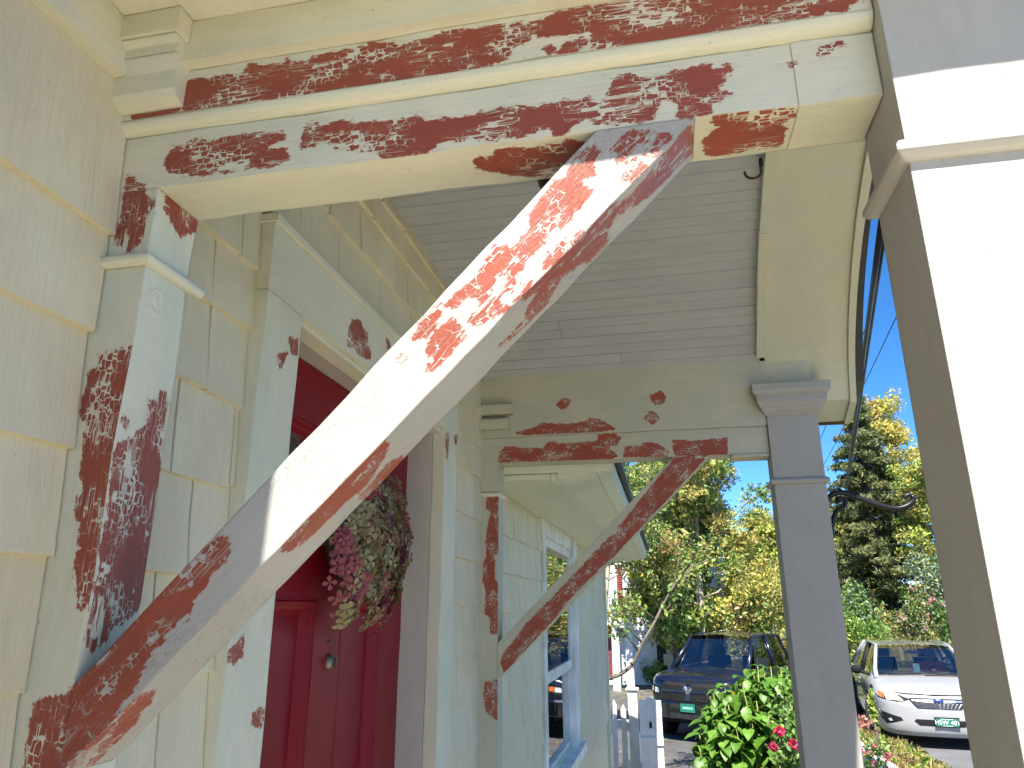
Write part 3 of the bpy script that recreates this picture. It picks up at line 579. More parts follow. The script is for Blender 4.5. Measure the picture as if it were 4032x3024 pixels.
# near beam: architrave, cove, frieze, crown
beam = box('beam', -.012, .7785, .640, .7155, 2.577, 2.6525, M['trim_red'], hood, (1, 0, 0), .05, {'front': (FR, (0, 2)), 'bottom': (PAINT['under'], (0, 1))})
beam['label'] = 'near beam along the top of the photo with two long bands of crackled red primer'
box('beam_block', .7783, .8578, .6395, .7155, 2.5765, 2.6525, M['trim_red'], beam, (1, 0, 0), .05, {'front': (FR, (0, 2)), 'bottom': (PAINT['under'], (0, 1))})
cv = [(.6405, 2.6530)]
for k in range(7):
    t = k / 6 * math.pi / 2; cv.append((.6405 - .0145 * math.sin(t) ** 1.0, 2.6535 + .0145 * (1 - math.cos(t))))
prism('cove_moulding', cv + [(.626, 2.668), (.66, 2.668), (.66, 2.6530)], 0, -.012, .857, M['trim'], beam, 12)
box('frieze_board', -.012, .857, .626, .7155, 2.6685, 2.7305, M['trim_red'], beam, (1, 0, 0), .05, {'front': (PAINT['band'], (0, 2))})
box('crown_board', -.012, .857, .610, .7155, 2.731, 2.7895, M['trim'], beam, (1, 0, 0), .03)
prism('beam_fill', [(.628, 2.79)] + [(y, arch(y) + .004) for y in (.628, .66, .69, .715)] + [(.715, 2.79)], 0, -.012, .857, M['trim'], beam)
# stepped cap where the near beam meets the wall
cap = box('capital', -.012, .092, .586, .6098, 2.757, 2.7892, M['trim'], hood, (1, 0, 0))
prism('ogee_moulding', [(.6098, 2.7565), (.590, 2.7565), (.596, 2.750), (.598, 2.748), (.598, 2.736), (.6098, 2.736)], 0, -.012, .086, M['trim'], cap)
prism('ogee_moulding', [(.6255, 2.7355), (.5985, 2.7355), (.600, 2.731), (.606, 2.716), (.606, 2.690), (.611, 2.682), (.6255, 2.676)], 0, -.012, .083, M['trim'], cap)
# near diagonal brace
lo0, lo1 = (.0555, 1.948), (.679, 2.5766); hi0, hi1 = (.0555, 2.0265), (.5775, 2.5766)
y0, y1 = .6390, .7085
br = hexa('diagonal_brace', [(lo0[0], y0, lo0[1]), (lo1[0], y0, lo1[1]), (lo1[0], y1, lo1[1]), (lo0[0], y1, lo0[1]),
                             (hi0[0], y0, hi0[1]), (hi1[0], y0, hi1[1]), (hi1[0], y1, hi1[1]), (hi0[0], y1, hi0[1])],
          M['brace'], hood, (.70, 0, .71), .03, {'front': (FR, (0, 2)), 'bottom': (PAINT['brace_under'], (0, 1))}, pres=.0035, warp=.0005)
br['label'] = 'near diagonal brace crossing the photo, sunlit in the middle, smeared with red primer'
# near column (the sunlit square post at the right edge)
def column(x0, x1, y0, y1, ztop, zbead, label, mat):
    c = box('square_post', x0, x1, y0, y1, .55, ztop, mat, hood, (0, 0, 1), .25, warp=.0004)
    c['label'] = label
    ring_mould('bead', x0, x1, y0, y1, [(-.004, zbead - .0105), (.002, zbead - .0105), (.0075, zbead - .008), (.0115, zbead - .003), (.0115, zbead + .003), (.0075, zbead + .009), (.002, zbead + .012), (-.004, zbead + .012)], mat, c)
    zt = ztop
    ring_mould('capital', x0, x1, y0, y1, [(-.004, zt - .002), (.002, zt - .002), (.006, zt + .003), (.016, zt + .014), (.019, zt + .022), (.022, zt + .024), (.028, zt + .036), (.031, zt + .040), (.031, zt + .060), (.034, zt + .062), (.041, zt + .069), (.044, zt + .078), (.044, zt + .1), (-.004, zt + .1)], mat, c)
    return c
column(.858, 1.02, .615, .712, 2.706, 2.4925, 'near square post at the right edge, its camera side in glaring sun', M['column'])
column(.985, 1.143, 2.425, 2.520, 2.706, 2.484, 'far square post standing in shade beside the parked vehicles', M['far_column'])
# far frame
FA = PAINT['far']
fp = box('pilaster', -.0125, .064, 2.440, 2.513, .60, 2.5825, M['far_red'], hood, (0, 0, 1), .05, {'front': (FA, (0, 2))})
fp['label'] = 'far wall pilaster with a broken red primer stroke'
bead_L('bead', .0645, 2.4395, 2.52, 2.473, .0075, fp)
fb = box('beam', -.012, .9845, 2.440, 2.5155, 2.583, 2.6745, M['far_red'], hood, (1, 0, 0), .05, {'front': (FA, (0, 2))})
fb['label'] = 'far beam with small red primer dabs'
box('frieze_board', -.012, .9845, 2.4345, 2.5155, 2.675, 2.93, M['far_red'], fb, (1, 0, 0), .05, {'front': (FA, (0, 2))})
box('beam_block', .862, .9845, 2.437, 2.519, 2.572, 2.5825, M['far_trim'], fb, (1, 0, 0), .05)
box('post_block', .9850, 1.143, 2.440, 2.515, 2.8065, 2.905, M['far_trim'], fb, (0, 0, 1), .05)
ll0, ll1 = (.0645, 1.868), (.790, 2.5826); hh0, hh1 = (.0645, 1.982), (.672, 2.5826)
y0, y1 = 2.4385, 2.508
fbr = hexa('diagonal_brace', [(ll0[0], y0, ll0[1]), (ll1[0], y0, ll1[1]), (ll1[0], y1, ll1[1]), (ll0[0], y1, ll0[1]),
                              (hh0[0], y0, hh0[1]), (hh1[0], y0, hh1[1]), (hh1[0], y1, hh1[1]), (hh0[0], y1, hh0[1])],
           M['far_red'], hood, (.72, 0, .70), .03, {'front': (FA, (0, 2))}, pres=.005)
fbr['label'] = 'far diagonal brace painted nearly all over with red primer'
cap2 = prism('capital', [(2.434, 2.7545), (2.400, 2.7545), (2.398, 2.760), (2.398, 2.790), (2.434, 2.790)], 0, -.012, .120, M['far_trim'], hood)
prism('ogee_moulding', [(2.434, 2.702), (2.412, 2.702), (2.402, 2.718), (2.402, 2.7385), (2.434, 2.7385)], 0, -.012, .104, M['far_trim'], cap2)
# barrel ceiling: one board after another
ys = np.linspace(.700, 2.48, 1200); zs = np.array([arch(y) for y in ys])
s = np.concatenate([[0], np.cumsum(np.hypot(np.diff(ys), np.diff(zs)))])
W = .0955; nb = int(s[-1] // W) + 1
for b in range(nb):
    s0 = b * W; V = []; F = []
    prof = [(.0004, .006), (.0026, .0), (W * .30, 0), (W * .485, 0), (W * .494, .003), (W * .506, .003), (W * .515, 0), (W * .75, 0), (W - .0026, .0), (W - .0004, .006)]
    dz = random.uniform(-.0007, .0007)
    pts = []
    for ds, dep in prof:
        q = min(s0 + ds, s[-1]); y = float(np.interp(q, s, ys)); z = arch(y)
        ny, nz = (y - 1.59) / 1.005 ** 2, (z - 2.70) / .38 ** 2; l = math.hypot(ny, nz)
        pts.append((y + ny / l * (dep + dz), z + nz / l * (dep + dz)))
    low = len(pts)
    for ds in (W, 0):
        q = min(s0 + ds, s[-1]); y = float(np.interp(q, s, ys)); z = arch(y)
        ny, nz = (y - 1.59) / 1.005 ** 2, (z - 2.70) / .38 ** 2; l = math.hypot(ny, nz)
        pts.append((y + ny / l * .016, z + nz / l * .016))
    cut = random.uniform(.25, .7) if b % 5 in (1, 3) else None
    if cut is None: prism('ceiling_board', pts, 0, [0.0] * len(pts), [front_x(p[0]) + .004 for p in pts], M['ceiling'], hood, 3)
    else:
        prism('ceiling_board', pts, 0, [0.0] * len(pts), [cut - .0007] * len(pts), M['ceiling'], hood, 2)
        prism('ceiling_board', [(p[0], p[1] + .0006) for p in pts], 0, [cut + .0007] * len(pts), [front_x(p[0]) + .004 for p in pts], M['ceiling'], hood, 2)
# arch trim: short sawn lengths along the front of the ceiling
seg = [.70, .98, 1.26, 1.56, 1.80, 2.06, 2.33, 2.405]
for a, b in zip(seg[:-1], seg[1:]):
    n = 6; V = []; F = []; hang = random.uniform(.019, .023); jx = random.uniform(-.001, .001)
    for k in range(n + 1):
        y = a + (b - .0012 - a) * k / n; z = arch(y); x = front_x(y) + jx
        V += [(x, y, z - hang), (x + .026, y, z - hang), (x + .026, y, z + .03), (x, y, z + .03)]
    for k in range(n):
        for i in range(4): F.append((k * 4 + i, k * 4 + (i + 1) % 4, k * 4 + 4 + (i + 1) % 4, k * 4 + 4 + i))
    F += [(0, 3, 2, 1), (n * 4, n * 4 + 1, n * 4 + 2, n * 4 + 3)]
    t = mk('arch_trim', V, F, M['soffit'], hood, grain=(0, 1, 0)); fix_normals(t.data)
# soffit of the overhang, its fascia and the dark roof edge
def soff(y): return max(arch(y), 2.79) if .5 < y < 2.7 else 2.79
Ys = [.498, .54, .60, .63] + [.66 + k * .06 for k in range(32)] + [2.575, 2.64, 2.78, 2.90]
def sheet(name, fx0, fx1, fz, mat, th=.012, ysub=None, n=6):
    V = []; F = []; Y = ysub or Ys
    for y in Y:
        for k in range(n + 1):
            x = fx0(y) + (fx1(y) - fx0(y)) * k / n; V.append((x, y, fz(y)))
        for k in range(n, -1, -1):
            x = fx0(y) + (fx1(y) - fx0(y)) * k / n; V.append((x, y, fz(y) + th))
    m = 2 * (n + 1)
    for j in range(len(Y) - 1):
        for i in range(m): F.append((j * m + i, j * m + (i + 1) % m, (j + 1) * m + (i + 1) % m, (j + 1) * m + i))
    F += [tuple(range(m - 1, -1, -1)), tuple((len(Y) - 1) * m + i for i in range(m))]
    o = mk(name, V, F, mat, hood, grain=(0, 1, 0)); fix_normals(o.data); return o
sheet('soffit', lambda y: front_x(y) + .0265, lambda y: outer_x(y), lambda y: soff(y) - .003, M['soffit'])
sheet('soffit', lambda y: .004, lambda y: outer_x(y), lambda y: 2.79, M['trim'], .014, [.498, .52, .54, .625], 12)
sheet('soffit', lambda y: .30, lambda y: front_x(2.5) + .026, lambda y: 2.79, M['trim'], .014, [2.516, 2.64, 2.78, 2.90], 4)
sheet('fascia', lambda y: outer_x(y) + .0005, lambda y: outer_x(y) + .022, lambda y: soff(y) - .014, M['soffit'], .075, None, 1)
box('fascia', -.0, 1.0595, .480, .4975, 2.775, 2.86, M['trim'], hood)
box('fascia', .30, outer_x(2.9) + .022, 2.9005, 2.918, 2.778, 2.86, M['rot'], hood)
def rz(y): return soff(y) + .062
sheet('roof_sheet', lambda y: -.01, lambda y: outer_x(y) + .056, rz, M['roof'], .02, [.476] + Ys[1:-1] + [2.93], 4)

# ---- small fittings
mb = MB(); p = Vector((.455, 1.33, arch(1.33)))
V = []; F = []; pr = [(.0, -.125), (.030, -.122), (.048, -.108), (.056, -.085), (.056, -.02), (.064, -.016), (.066, .004), (.0, .004)]
for r, z in pr:
    for i in range(24):
        t = 2 * math.pi * i / 24; V.append((p.x + r * math.cos(t), p.y + r * math.sin(t), p.z + z))
for k in range(len(pr) - 1):
    for i in range(24): F.append((k * 24 + i, k * 24 + (i + 1) % 24, k * 24 + 24 + (i + 1) % 24, k * 24 + 24 + i))
tag(mk('ceiling_lamp', V, F, M['bronze'], smooth=True), 'dark bronze drum lamp on the porch ceiling half hidden behind the near brace', 'lamp')
hook = empty('ceiling_hook', (.888, 1.47, 3.055)); tag(hook, 'small rusty screw hook hanging from the arch trim of the porch ceiling', 'hook')
hp = [(0, 0, .012), (0, 0, -.006), (-.001, 0, -.018)]
for k in range(9):
    t = math.pi * k / 8 * 1.05; hp.append((-.019 + .018 * math.cos(t), 0, -.022 - .016 * math.sin(t)))
MB().tube(hp, [.003] * len(hp), 8).build('hook_wire', M['rust'], hook, True)
MB().box(-.004, .004, -.004, .004, -.008, .008).build('hook_shank', M['rust'], hook)

# wrought iron plant bracket on the far post
pb = tag(empty('plant_bracket', (1.143, 2.47, 2.40)), 'black wrought iron plant bracket with curled tip on the side of the far post', 'bracket')
MB().box(.0005, .007, -.012, .012, -.10, .062).build('back_plate', M['iron'], pb)
def spl(P, n=8):
    P = [Vector(q) for q in P]; P = [P[0] * 2 - P[1]] + P + [P[-1] * 2 - P[-2]]; out = []
    for i in range(1, len(P) - 2):
        for k in range(n):
            t = k / n; a, b, c, d = P[i - 1:i + 3]
            out.append(.5 * ((2 * b) + (c - a) * t + (2 * a - 5 * b + 4 * c - d) * t * t + (-a + 3 * b - 3 * c + d) * t ** 3))
    return out + [P[-2]]
arm = spl([(.007, 0, .030), (.03, 0, .046), (.062, 0, .047), (.112, 0, .026), (.165, 0, .004), (.21, 0, -.006), (.245, 0, .004), (.262, 0, .022), (.254, 0, .036), (.240, 0, .032), (.238, 0, .024)])
MB().tube(arm, [.0088 if i < len(arm) * .75 else .0065 for i in range(len(arm))], 8).build('arm', M['iron'], pb, True)
sc = spl([(.007, 0, -.085), (.012, 0, -.05), (.028, 0, -.012), (.052, 0, .004), (.060, 0, .020), (.048, 0, .031), (.036, 0, .024), (.040, 0, .015)])
MB().tube(sc, [.0072] * len(sc), 8).build('scroll', M['iron'], pb, True)

# hydrangea wreath on the door: every floret is a flower of its own
wr = tag(empty('wreath', (-.03, 1.51, 2.232)), 'round wreath of dusty pink, cream and purple hydrangea florets hanging on the red door', 'wreath')
def petal_mesh(name, mat, s):
    V = [(0, 0, 0)]; F = []
    for k in range(4):
        a = k * math.pi / 2 + .1; ca, sa = math.cos(a), math.sin(a); n = len(V)
        for (r, w, h) in ((.25, .10, .06), (.25, -.10, .06), (.65, .36, .22), (.65, -.36, .22), (.95, .22, .10), (.95, -.22, .10), (.68, 0, .13), (1.03, 0, .04)):
            V.append(((r * ca - w * sa) * s, (r * sa + w * ca) * s, h * s))
        F += [(0, n + 1, n + 6), (0, n + 6, n), (n + 1, n + 3, n + 6), (n, n + 6, n + 2), (n + 3, n + 5, n + 6), (n + 2, n + 6, n + 4), (n + 5, n + 7, n + 6), (n + 6, n + 7, n + 4)]
    me = bpy.data.meshes.new(name); me.from_pydata(V, [], F); me.materials.append(mat); return me
WC = [('cream', (.34, .30, .15)), ('tan', (.26, .185, .08)), ('dusty_pink', (.33, .085, .10)), ('rose', (.32, .045, .06)), ('mauve', (.20, .055, .10)), ('olive', (.20, .15, .05))]
wm = {n: leaf_mat('floret_' + n, tuple(v * .95 for v in c), .3, .25, .6) for n, c in WC}
wme = {n: [petal_mesh('flower', wm[n], .0155 * q) for q in (.9, 1.15)] for n, _ in WC}
clusters = []
for k in range(46):
    a = k * 2.39996; r = math.sqrt((k + .5) / 46)
    clusters.append((.205 * r * math.cos(a), .165 * r * math.sin(a), random.choice(['cream', 'tan', 'dusty_pink', 'dusty_pink', 'cream', 'mauve', 'olive', 'tan', 'rose'])))
fl = []
for cy, cz, col in clusters:
    if math.hypot(cy, cz) < .11: col = random.choice(['cream', 'cream', 'tan', 'olive'])
    for j in range(15):
        a = random.uniform(0, 6.28); q = .036 * math.sqrt(random.random())
        yy, zz = cy + q * math.cos(a), cz + q * math.sin(a); e = math.hypot(yy / .25, zz / .21)
        xx = .058 * math.sqrt(max(0, 1 - e * e)) + .020 * (1 - (q / .036) ** 2) + random.uniform(-.008, .008) - .02
        nrm = Vector((.06, yy * .30 + math.cos(a) * q * 1.3, zz * .30 + math.sin(a) * q * 1.3 + .01)).normalized()
        q_ = nrm.to_track_quat('Z', 'Y') @ Matrix.Rotation(random.uniform(0, 6.28), 3, 'Z').to_quaternion()
        c2 = col if random.random() < .82 else random.choice(list(wme))
        fl.append((xx - .15 * yy, (xx, yy, zz), q_, c2))
fl.sort(key=lambda t: -t[0])
for k, (_, p, q_, c2) in enumerate(fl[:290]): share('flower', random.choice(wme[c2]), wr, p, q_.to_euler())
mbw = MB(); names_ = list(wme); fmi = []
for _, p, q_, c2 in fl[290:]:
    me = random.choice(wme[c2]); T = Matrix.LocRotScale(Vector(p), q_, None); mbw.add([T @ v.co for v in me.vertices], [tuple(f.vertices) for f in me.polygons], names_.index(c2))
mbw.build('flower', [wm[n] for n in names_], wr)['kind'] = 'stuff'
V = []; F = []
for k in range(24):
    for m_ in range(8):
        t, f = 2 * math.pi * k / 24, 2 * math.pi * m_ / 8
        V.append((-.03 + .016 * math.sin(f), (.08 + .03 * math.cos(f)) * math.cos(t), (.06 + .03 * math.cos(f)) * math.sin(t)))
for k in range(24):
    for m_ in range(8): F.append((k * 8 + m_, ((k + 1) % 24) * 8 + m_, ((k + 1) % 24) * 8 + (m_ + 1) % 8, k * 8 + (m_ + 1) % 8))
mk('moss_ring', V, F, simple('dark_moss', (.05, .045, .02), .95), wr)
# ================================================================== ground
M['asphalt'] = simple('asphalt', (.085, .083, .082), .9, var=.35, scale=(3, 3, 3), bump=.5, bscale=(90, 90, 90))
M['road'] = simple('road_asphalt', (.13, .13, .135), .9, var=.2, scale=(1.5, 1.5, 1.5), bump=.4, bscale=(90, 90, 90))
M['soil'] = simple('lawn_soil', (.075, .09, .03), .95, var=.5, scale=(2, 2, 2), bump=.6, bscale=(20, 20, 20))
def terrain(name, xs, ys, mat, lift=0.0):
    xs = np.asarray(xs); ys = np.asarray(ys); V = [(x, y, gz(x, y) + lift) for y in ys for x in xs]; n = len(xs)
    F = [(j * n + i, j * n + i + 1, (j + 1) * n + i + 1, (j + 1) * n + i) for j in range(len(ys) - 1) for i in range(n - 1)]
    return tag(mk(name, V, F, mat, None), kind='structure')
terrain('ground', sorted(set(list(np.linspace(-150, 200, 36)) + list(np.linspace(2.6, 3.4, 17)) + list(np.linspace(-8, 18, 27)))), list(np.linspace(-60, 60, 61)) + [90, 150, 300], M['soil'])
terrain('driveway', list(np.linspace(-3.4, 2.95, 14)), list(np.linspace(7.9, 27.0, 38)), M['asphalt'], .006)
tag(box('bounce_side_path', .08, 1.55, 2.93, 7.9, -.55, -.33, M['step'], None, (0, 1, 0), 10, warp=0), kind='structure')  # hidden pale strip added to bounce warm light onto wall and eave
terrain('road', list(np.linspace(3.95, 12.5, 18)), list(np.linspace(-40, 19.5, 60)), M['road'], .006)
tag(box('porch_floor', .02, 1.12, .93, 2.62, .40, .55, M['deck'], None, (1, 0, 0), 10, warp=0), kind='structure')
tag(box('bounce_landing', .2435, 3.2, -2.4, .928, .40, .55, M['step'], None, (1, 0, 0), 10, warp=0), kind='structure')  # out-of-view slab made pale and wide to bounce sun onto wall and beam
tag(box('bounce_steps', .2435, 3.2, -3.4, -2.402, -.40, .20, M['step'], None, (1, 0, 0), 10, warp=0), kind='structure')  # unseen, more of the bright bounce stone added in front
tag(box('bounce_garden_path', .2435, 3.9, -12.0, -3.41, -.40, -.28, M['step'], None, (1, 0, 0), 10, warp=0), kind='structure')  # stretch of pale ground added out of view for bounce light

# ---- leaf helpers
def leaf_cloud(name, clumps, n, size, mats, parent, weights=None, flat=.0, aspect=.55, kind=None, drop=0.0):
    """many small bent leaves spread through ellipsoid clumps: clumps = [(centre, radii)]"""
    w = np.array([c[1][0] * c[1][1] * c[1][2] for c in clumps]) ** .8; w /= w.sum()
    idx = rng.choice(len(clumps), n, p=w)
    cc = np.array([c[0] for c in clumps])[idx]; rr = np.array([c[1] for c in clumps])[idx]
    d = rng.normal(size=(n, 3)); d /= np.linalg.norm(d, axis=1, keepdims=True)
    rad = rng.uniform(0, 1, (n, 1)) ** .45
    c = cc + d * rad * rr
    a = rng.normal(size=(n, 3)); a[:, 2] = a[:, 2] * (1 - flat) - drop; a /= np.linalg.norm(a, axis=1, keepdims=True)
    b = np.cross(a, rng.normal(size=(n, 3)) * (1 - flat) + np.array([0, 0, flat])); b /= np.maximum(np.linalg.norm(b, axis=1, keepdims=True), 1e-6)
    s = size * rng.uniform(.45, 1.6, (n, 1)) * rng.uniform(.75, 1.25, len(clumps))[idx][:, None]; nn = np.cross(a, b) * s * .18
    V = np.stack([c - a * s * .5, c + b * s * aspect * .5 + nn, c + a * s * .55, c - b * s * aspect * .5 + nn], 1).reshape(-1, 3)
    q = np.arange(n)[:, None] * 4; F = np.vstack([q + [0, 1, 2], q + [0, 2, 3]])
    me = bpy.data.meshes.new(name)
    me.vertices.add(len(V)); me.vertices.foreach_set('co', V.ravel())
    me.loops.add(len(F) * 3); me.loops.foreach_set('vertex_index', F.ravel().astype(np.int32))
    me.polygons.add(len(F)); me.polygons.foreach_set('loop_start', np.arange(len(F), dtype=np.int32) * 3)
    if not isinstance(mats, (list, tuple)): mats = [mats]
    for m in mats: me.materials.append(m)
    wm_ = np.array(weights or [1] * len(mats), float); wm_ /= wm_.sum()
    # a clump leans to one colour, with strays
    base = rng.choice(len(mats), len(clumps), p=wm_); mi = np.where(rng.random(n) < .55, base[idx], rng.choice(len(mats), n, p=wm_))
    me.polygons.foreach_set('material_index', np.concatenate([mi, mi]).astype(np.int32))
    me.update(); me.validate()
    o = bpy.data.objects.new(name, me); C.objects.link(o)
    if parent is not None: o.parent = parent
    if kind: o['kind'] = kind
    return o
L_ = {n: leaf_mat('leaf_' + n, c) for n, c in {
    'green': (0.173, 0.281, 0.0635), 'dark': (0.022, 0.05, 0.018), 'olive': (0.307, 0.307, 0.0906), 'yellow': (0.544, 0.508, 0.109), 'gold': (0.597, 0.453, 0.128),
    'orange': (0.616, 0.362, 0.164), 'brown': (0.399, 0.254, 0.128), 'lime': (0.38, 0.49, 0.0906), 'blue': (0.217, 0.307, 0.2), 'needle': (.155, .195, .075), 'needle_tip': (.25, .255, .095),
    'hyd': (0.085, 0.2, 0.022), 'hyd2': (0.14, 0.28, 0.04), 'straw': (0.4, 0.31, 0.12), 'pink': (0.5, 0.24, 0.22), 'pale_pink': (0.62, 0.45, 0.38), 'red': (0.42, 0.03, 0.03), 'hot_pink': (0.55, 0.07, 0.16), 'ivy': (0.109, 0.2, 0.0544)}.items()}
M['bark'] = simple('bark', (.17, .14, .105), .95, var=.4, scale=(8, 8, 2), bump=.8, bscale=(25, 25, 6))
M['pale_bark'] = simple('pale_bark', (.38, .33, .25), .9, var=.35, scale=(8, 8, 2), bump=.6, bscale=(25, 25, 6))
M['birch'] = simple('birch_bark', (.66, .63, .58), .8, var=.45, scale=(3, 3, 14))
def limbs(base, top, r0, n, spread, seed, zmin=.35, up=.5, twigs=3):
    """trunk path, limb list and clump tips"""
    rd = random.Random(seed); base = Vector(base); top = Vector(top); tr = []
    for k in range(9):
        t = k / 8; p = base.lerp(top, t) + Vector((math.sin(t * 5 + seed) * .12, math.cos(t * 4 + seed) * .12, 0)) * (top - base).length * .06
        tr.append(p)
    L = []; tips = []
    for k in range(n):
        t = zmin + (1 - zmin) * (k + .5) / n; p = tr[0].lerp(tr[-1], 0); i = min(7, int(t * 8)); p = tr[i].lerp(tr[i + 1], t * 8 - i)
        a = k * 2.4 + rd.uniform(-.5, .5); ln = spread * (1.15 - .6 * t) * rd.uniform(.7, 1.2)
        d = Vector((math.cos(a), math.sin(a), up * rd.uniform(.3, 1.3)))
        pts = [p]; q = p.copy()
        for m in range(5):
            d = (d + Vector((rd.uniform(-.35, .35), rd.uniform(-.35, .35), rd.uniform(-.15, .3)))).normalized()
            q = q + d * ln / 5; pts.append(q.copy())
            if m >= 1: tips.append(q.copy())
        L.append((pts, [r0 * .27 * (1 - t * .5) * (1 - j / 5.6) for j in range(6)]))
        for w in range(twigs):
            j = rd.randint(2, 5); b = pts[j]; dd = Vector((rd.uniform(-1, 1), rd.uniform(-1, 1), rd.uniform(-.2, .9))).normalized() * ln * .38
            L.append(([b, b + dd * .5 + Vector((0, 0, .03)), b + dd], [r0 * .12, r0 * .08, r0 * .03])); tips.append(b + dd)
    return tr, L, tips
def tree(name, label, base, top, r0, n, spread, colors, weights, leaves, size, seed, cr=.8, bark='bark', group=None, zmin=.35, up=.5, cat='tree', flat=0):
    o = tag(empty(name, base), label, cat, group); inv = Vector(base)
    tr, L, tips = limbs((0, 0, 0), Vector(top) - inv, r0, n, spread, seed, zmin, up)
    MB().tube([tuple(p) for p in tr], [r0 * (1 - .8 * k / 8) for k in range(9)], 9).build('trunk', M[bark], o, True)
    mb = MB()
    for pts, rad in L: mb.tube([tuple(p) for p in pts], [max(.006, r) for r in rad], 5)
    b = mb.build('branch', M[bark], o, True); b['kind'] = 'stuff'
    rd = random.Random(seed + 5)
    cl = [(tuple(p), tuple(cr * rd.uniform(.5, 1.1) * f for f in (1, 1, .7))) for p in tips]
    leaf_cloud('crown', cl, leaves, size, [L_[c] for c in colors], o, weights, flat)
    return o
def bush(name, label, base, rad, colors, weights, n, size, seed, cat='shrub', group=None, clumps=16, flowers=None, aspect=.55):
    o = tag(empty(name, base), label, cat, group); rd = random.Random(seed); cl = []; mb = MB()
    for k in range(clumps):
        a = rd.uniform(0, 6.28); r = math.sqrt(rd.random()); z = rd.uniform(.25, .95)
        f = math.sin(math.pi * min(1, z * .8 + .2)) ** .5
        p = (rad[0] * r * math.cos(a) * .8 * f, rad[1] * r * math.sin(a) * .8 * f, rad[2] * z)
        q = rd.uniform(.22, .42); cl.append((p, (rad[0] * q, rad[1] * q, rad[2] * q * .7)))
        mb.tube([(p[0] * .12, p[1] * .12, -.05), (p[0] * .5, p[1] * .5, p[2] * .6), p], [.014, .010, .004], 5)
    s = mb.build('stem', M['bark'], o, True); s['kind'] = 'stuff'
    lf = leaf_cloud('foliage', cl, n, size, [L_[c] for c in colors], o, weights, aspect=aspect)
    if flowers:
        col, cnt, fs = flowers; cl2 = []
        for k in range(cnt):
            p, q = rd.choice(cl); d = Vector((rd.uniform(-1, 1), rd.uniform(-1, .3), rd.uniform(-.1, 1))).normalized()
            cl2.append(((p[0] + d.x * q[0], p[1] + d.y * q[1], p[2] + d.z * q[2]), (fs, fs, fs * .8)))
        fl = leaf_cloud('blossom', cl2, cnt * 26, fs * .6, [L_[c] for c in col], o, aspect=.9)
    return o
def G(x, y, dz=0.0): return (x, y, gz(x, y) + dz)

# ---- fallen leaves on the driveway and roadside grass
fl = [(G(random.uniform(-2.2, 2.4), random.uniform(9, 27), .008), (.9, .9, .002)) for _ in range(60)]
tag(leaf_cloud('fallen_leaves', fl, 2600, .085, [L_['gold'], L_['yellow'], L_['brown']], None, [3, 3, 1], flat=.97), kind='stuff')
gr = [(G(random.uniform(3.42, 3.95), random.uniform(7.5, 17), .06), (.18, .3, .07)) for _ in range(120)]
tag(leaf_cloud('roadside_grass', gr, 16000, .12, [L_['straw'], L_['olive'], L_['lime'], L_['brown']], None, [4, 2, 2, 2], aspect=.12), kind='stuff')

# ---- retaining wall with a low white picket edging
M['white'] = simple('white_paint', (.74, .73, .70), .6, var=.15, scale=(5, 5, 5))
M['stone'] = simple('dark_stone', (.16, .155, .15), .9, bump=.6)
tag(box('retaining_wall', 2.96, 3.10, 6.2, 17.5, -.95, .02, M['stone'], None, (0, 1, 0), 5, warp=0), 'low dark grey retaining wall between the garden and the road', 'wall')
ed = tag(empty('picket_edging', (3.13, 8.2, 0)), 'little white picket edging along the roadside grass', 'edging fence')
pk = MB().add([(-.006, -.022, -.02), (.006, -.022, -.02), (.006, .022, -.02), (-.006, .022, -.02), (-.006, -.022, .27), (.006, -.022, .27), (.006, .022, .27), (-.006, .022, .27), (-.006, 0, .31), (.006, 0, .31)],
   [(0, 3, 2, 1), (0, 1, 5, 4), (2, 3, 7, 6), (1, 2, 6, 9, 5), (3, 0, 4, 8, 7), (4, 5, 9, 8), (6, 7, 8, 9)]).build('picket', M['white'], ed)
for k in range(58): share('picket', pk.data, ed, (0, (k + 1) * .092, 0), (0, 0, random.uniform(-.1, .1)))
box('rail', .007, .014, -.03, 5.4, .08, .11, M['white'], ed, warp=0); box('rail', .007, .014, -.03, 5.4, .19, .22, M['white'], ed, warp=0)

# ---- old white garden fence at the house corner: post, pickets, gate
pf = tag(empty('garden_fence', G(.02, 9.0)), 'weathered white picket fence with square capped post at the house corner', 'fence')
zt = 1.185 - pf.location.z
ring_mould('post', .095, .200, -.05, .055, [(0, -.05), (0, zt - .03), (.022, zt - .012), (.022, zt), (-.04, zt + .02)], M['white'], pf)
for k, x in enumerate((-.30, -.20, -.10, .005)):
    mb = MB(); h = zt - .16 - .05 * k % .08; mb.add([(x, -.01, .06), (x + .06, -.01, .06), (x + .06, .01, .06), (x, .01, .06), (x, -.01, h), (x + .06, -.01, h), (x + .06, .01, h), (x, .01, h), (x + .03, -.01, h + .06), (x + .03, .01, h + .06)],
        [(0, 3, 2, 1), (0, 1, 5, 8, 4), (1, 2, 6, 5), (2, 3, 7, 9, 6), (3, 0, 4, 7), (4, 8, 9, 7), (8, 5, 6, 9)]).build('picket', M['white'], pf)
box('rail', -.32, .0945, .0105, .045, zt - .42, zt - .34, M['white'], pf, warp=0); box('rail', -.32, .0945, .0105, .045, .35, .43, M['white'], pf, warp=0)
gt = tag(empty('garden_gate', G(.33, 8.75), R(8)), 'weathered white wooden gate leaf standing open beside the fence post', 'gate')
zg = 1.09 - gt.location.z
for k in range(3):
    x = -.085 + k * .082; h = zg + (0, .035, 0)[k]
    box('board', x, x + .0805, -.011, .011, .28, h, M['white'], gt, (0, 0, 1), 2, warp=0)
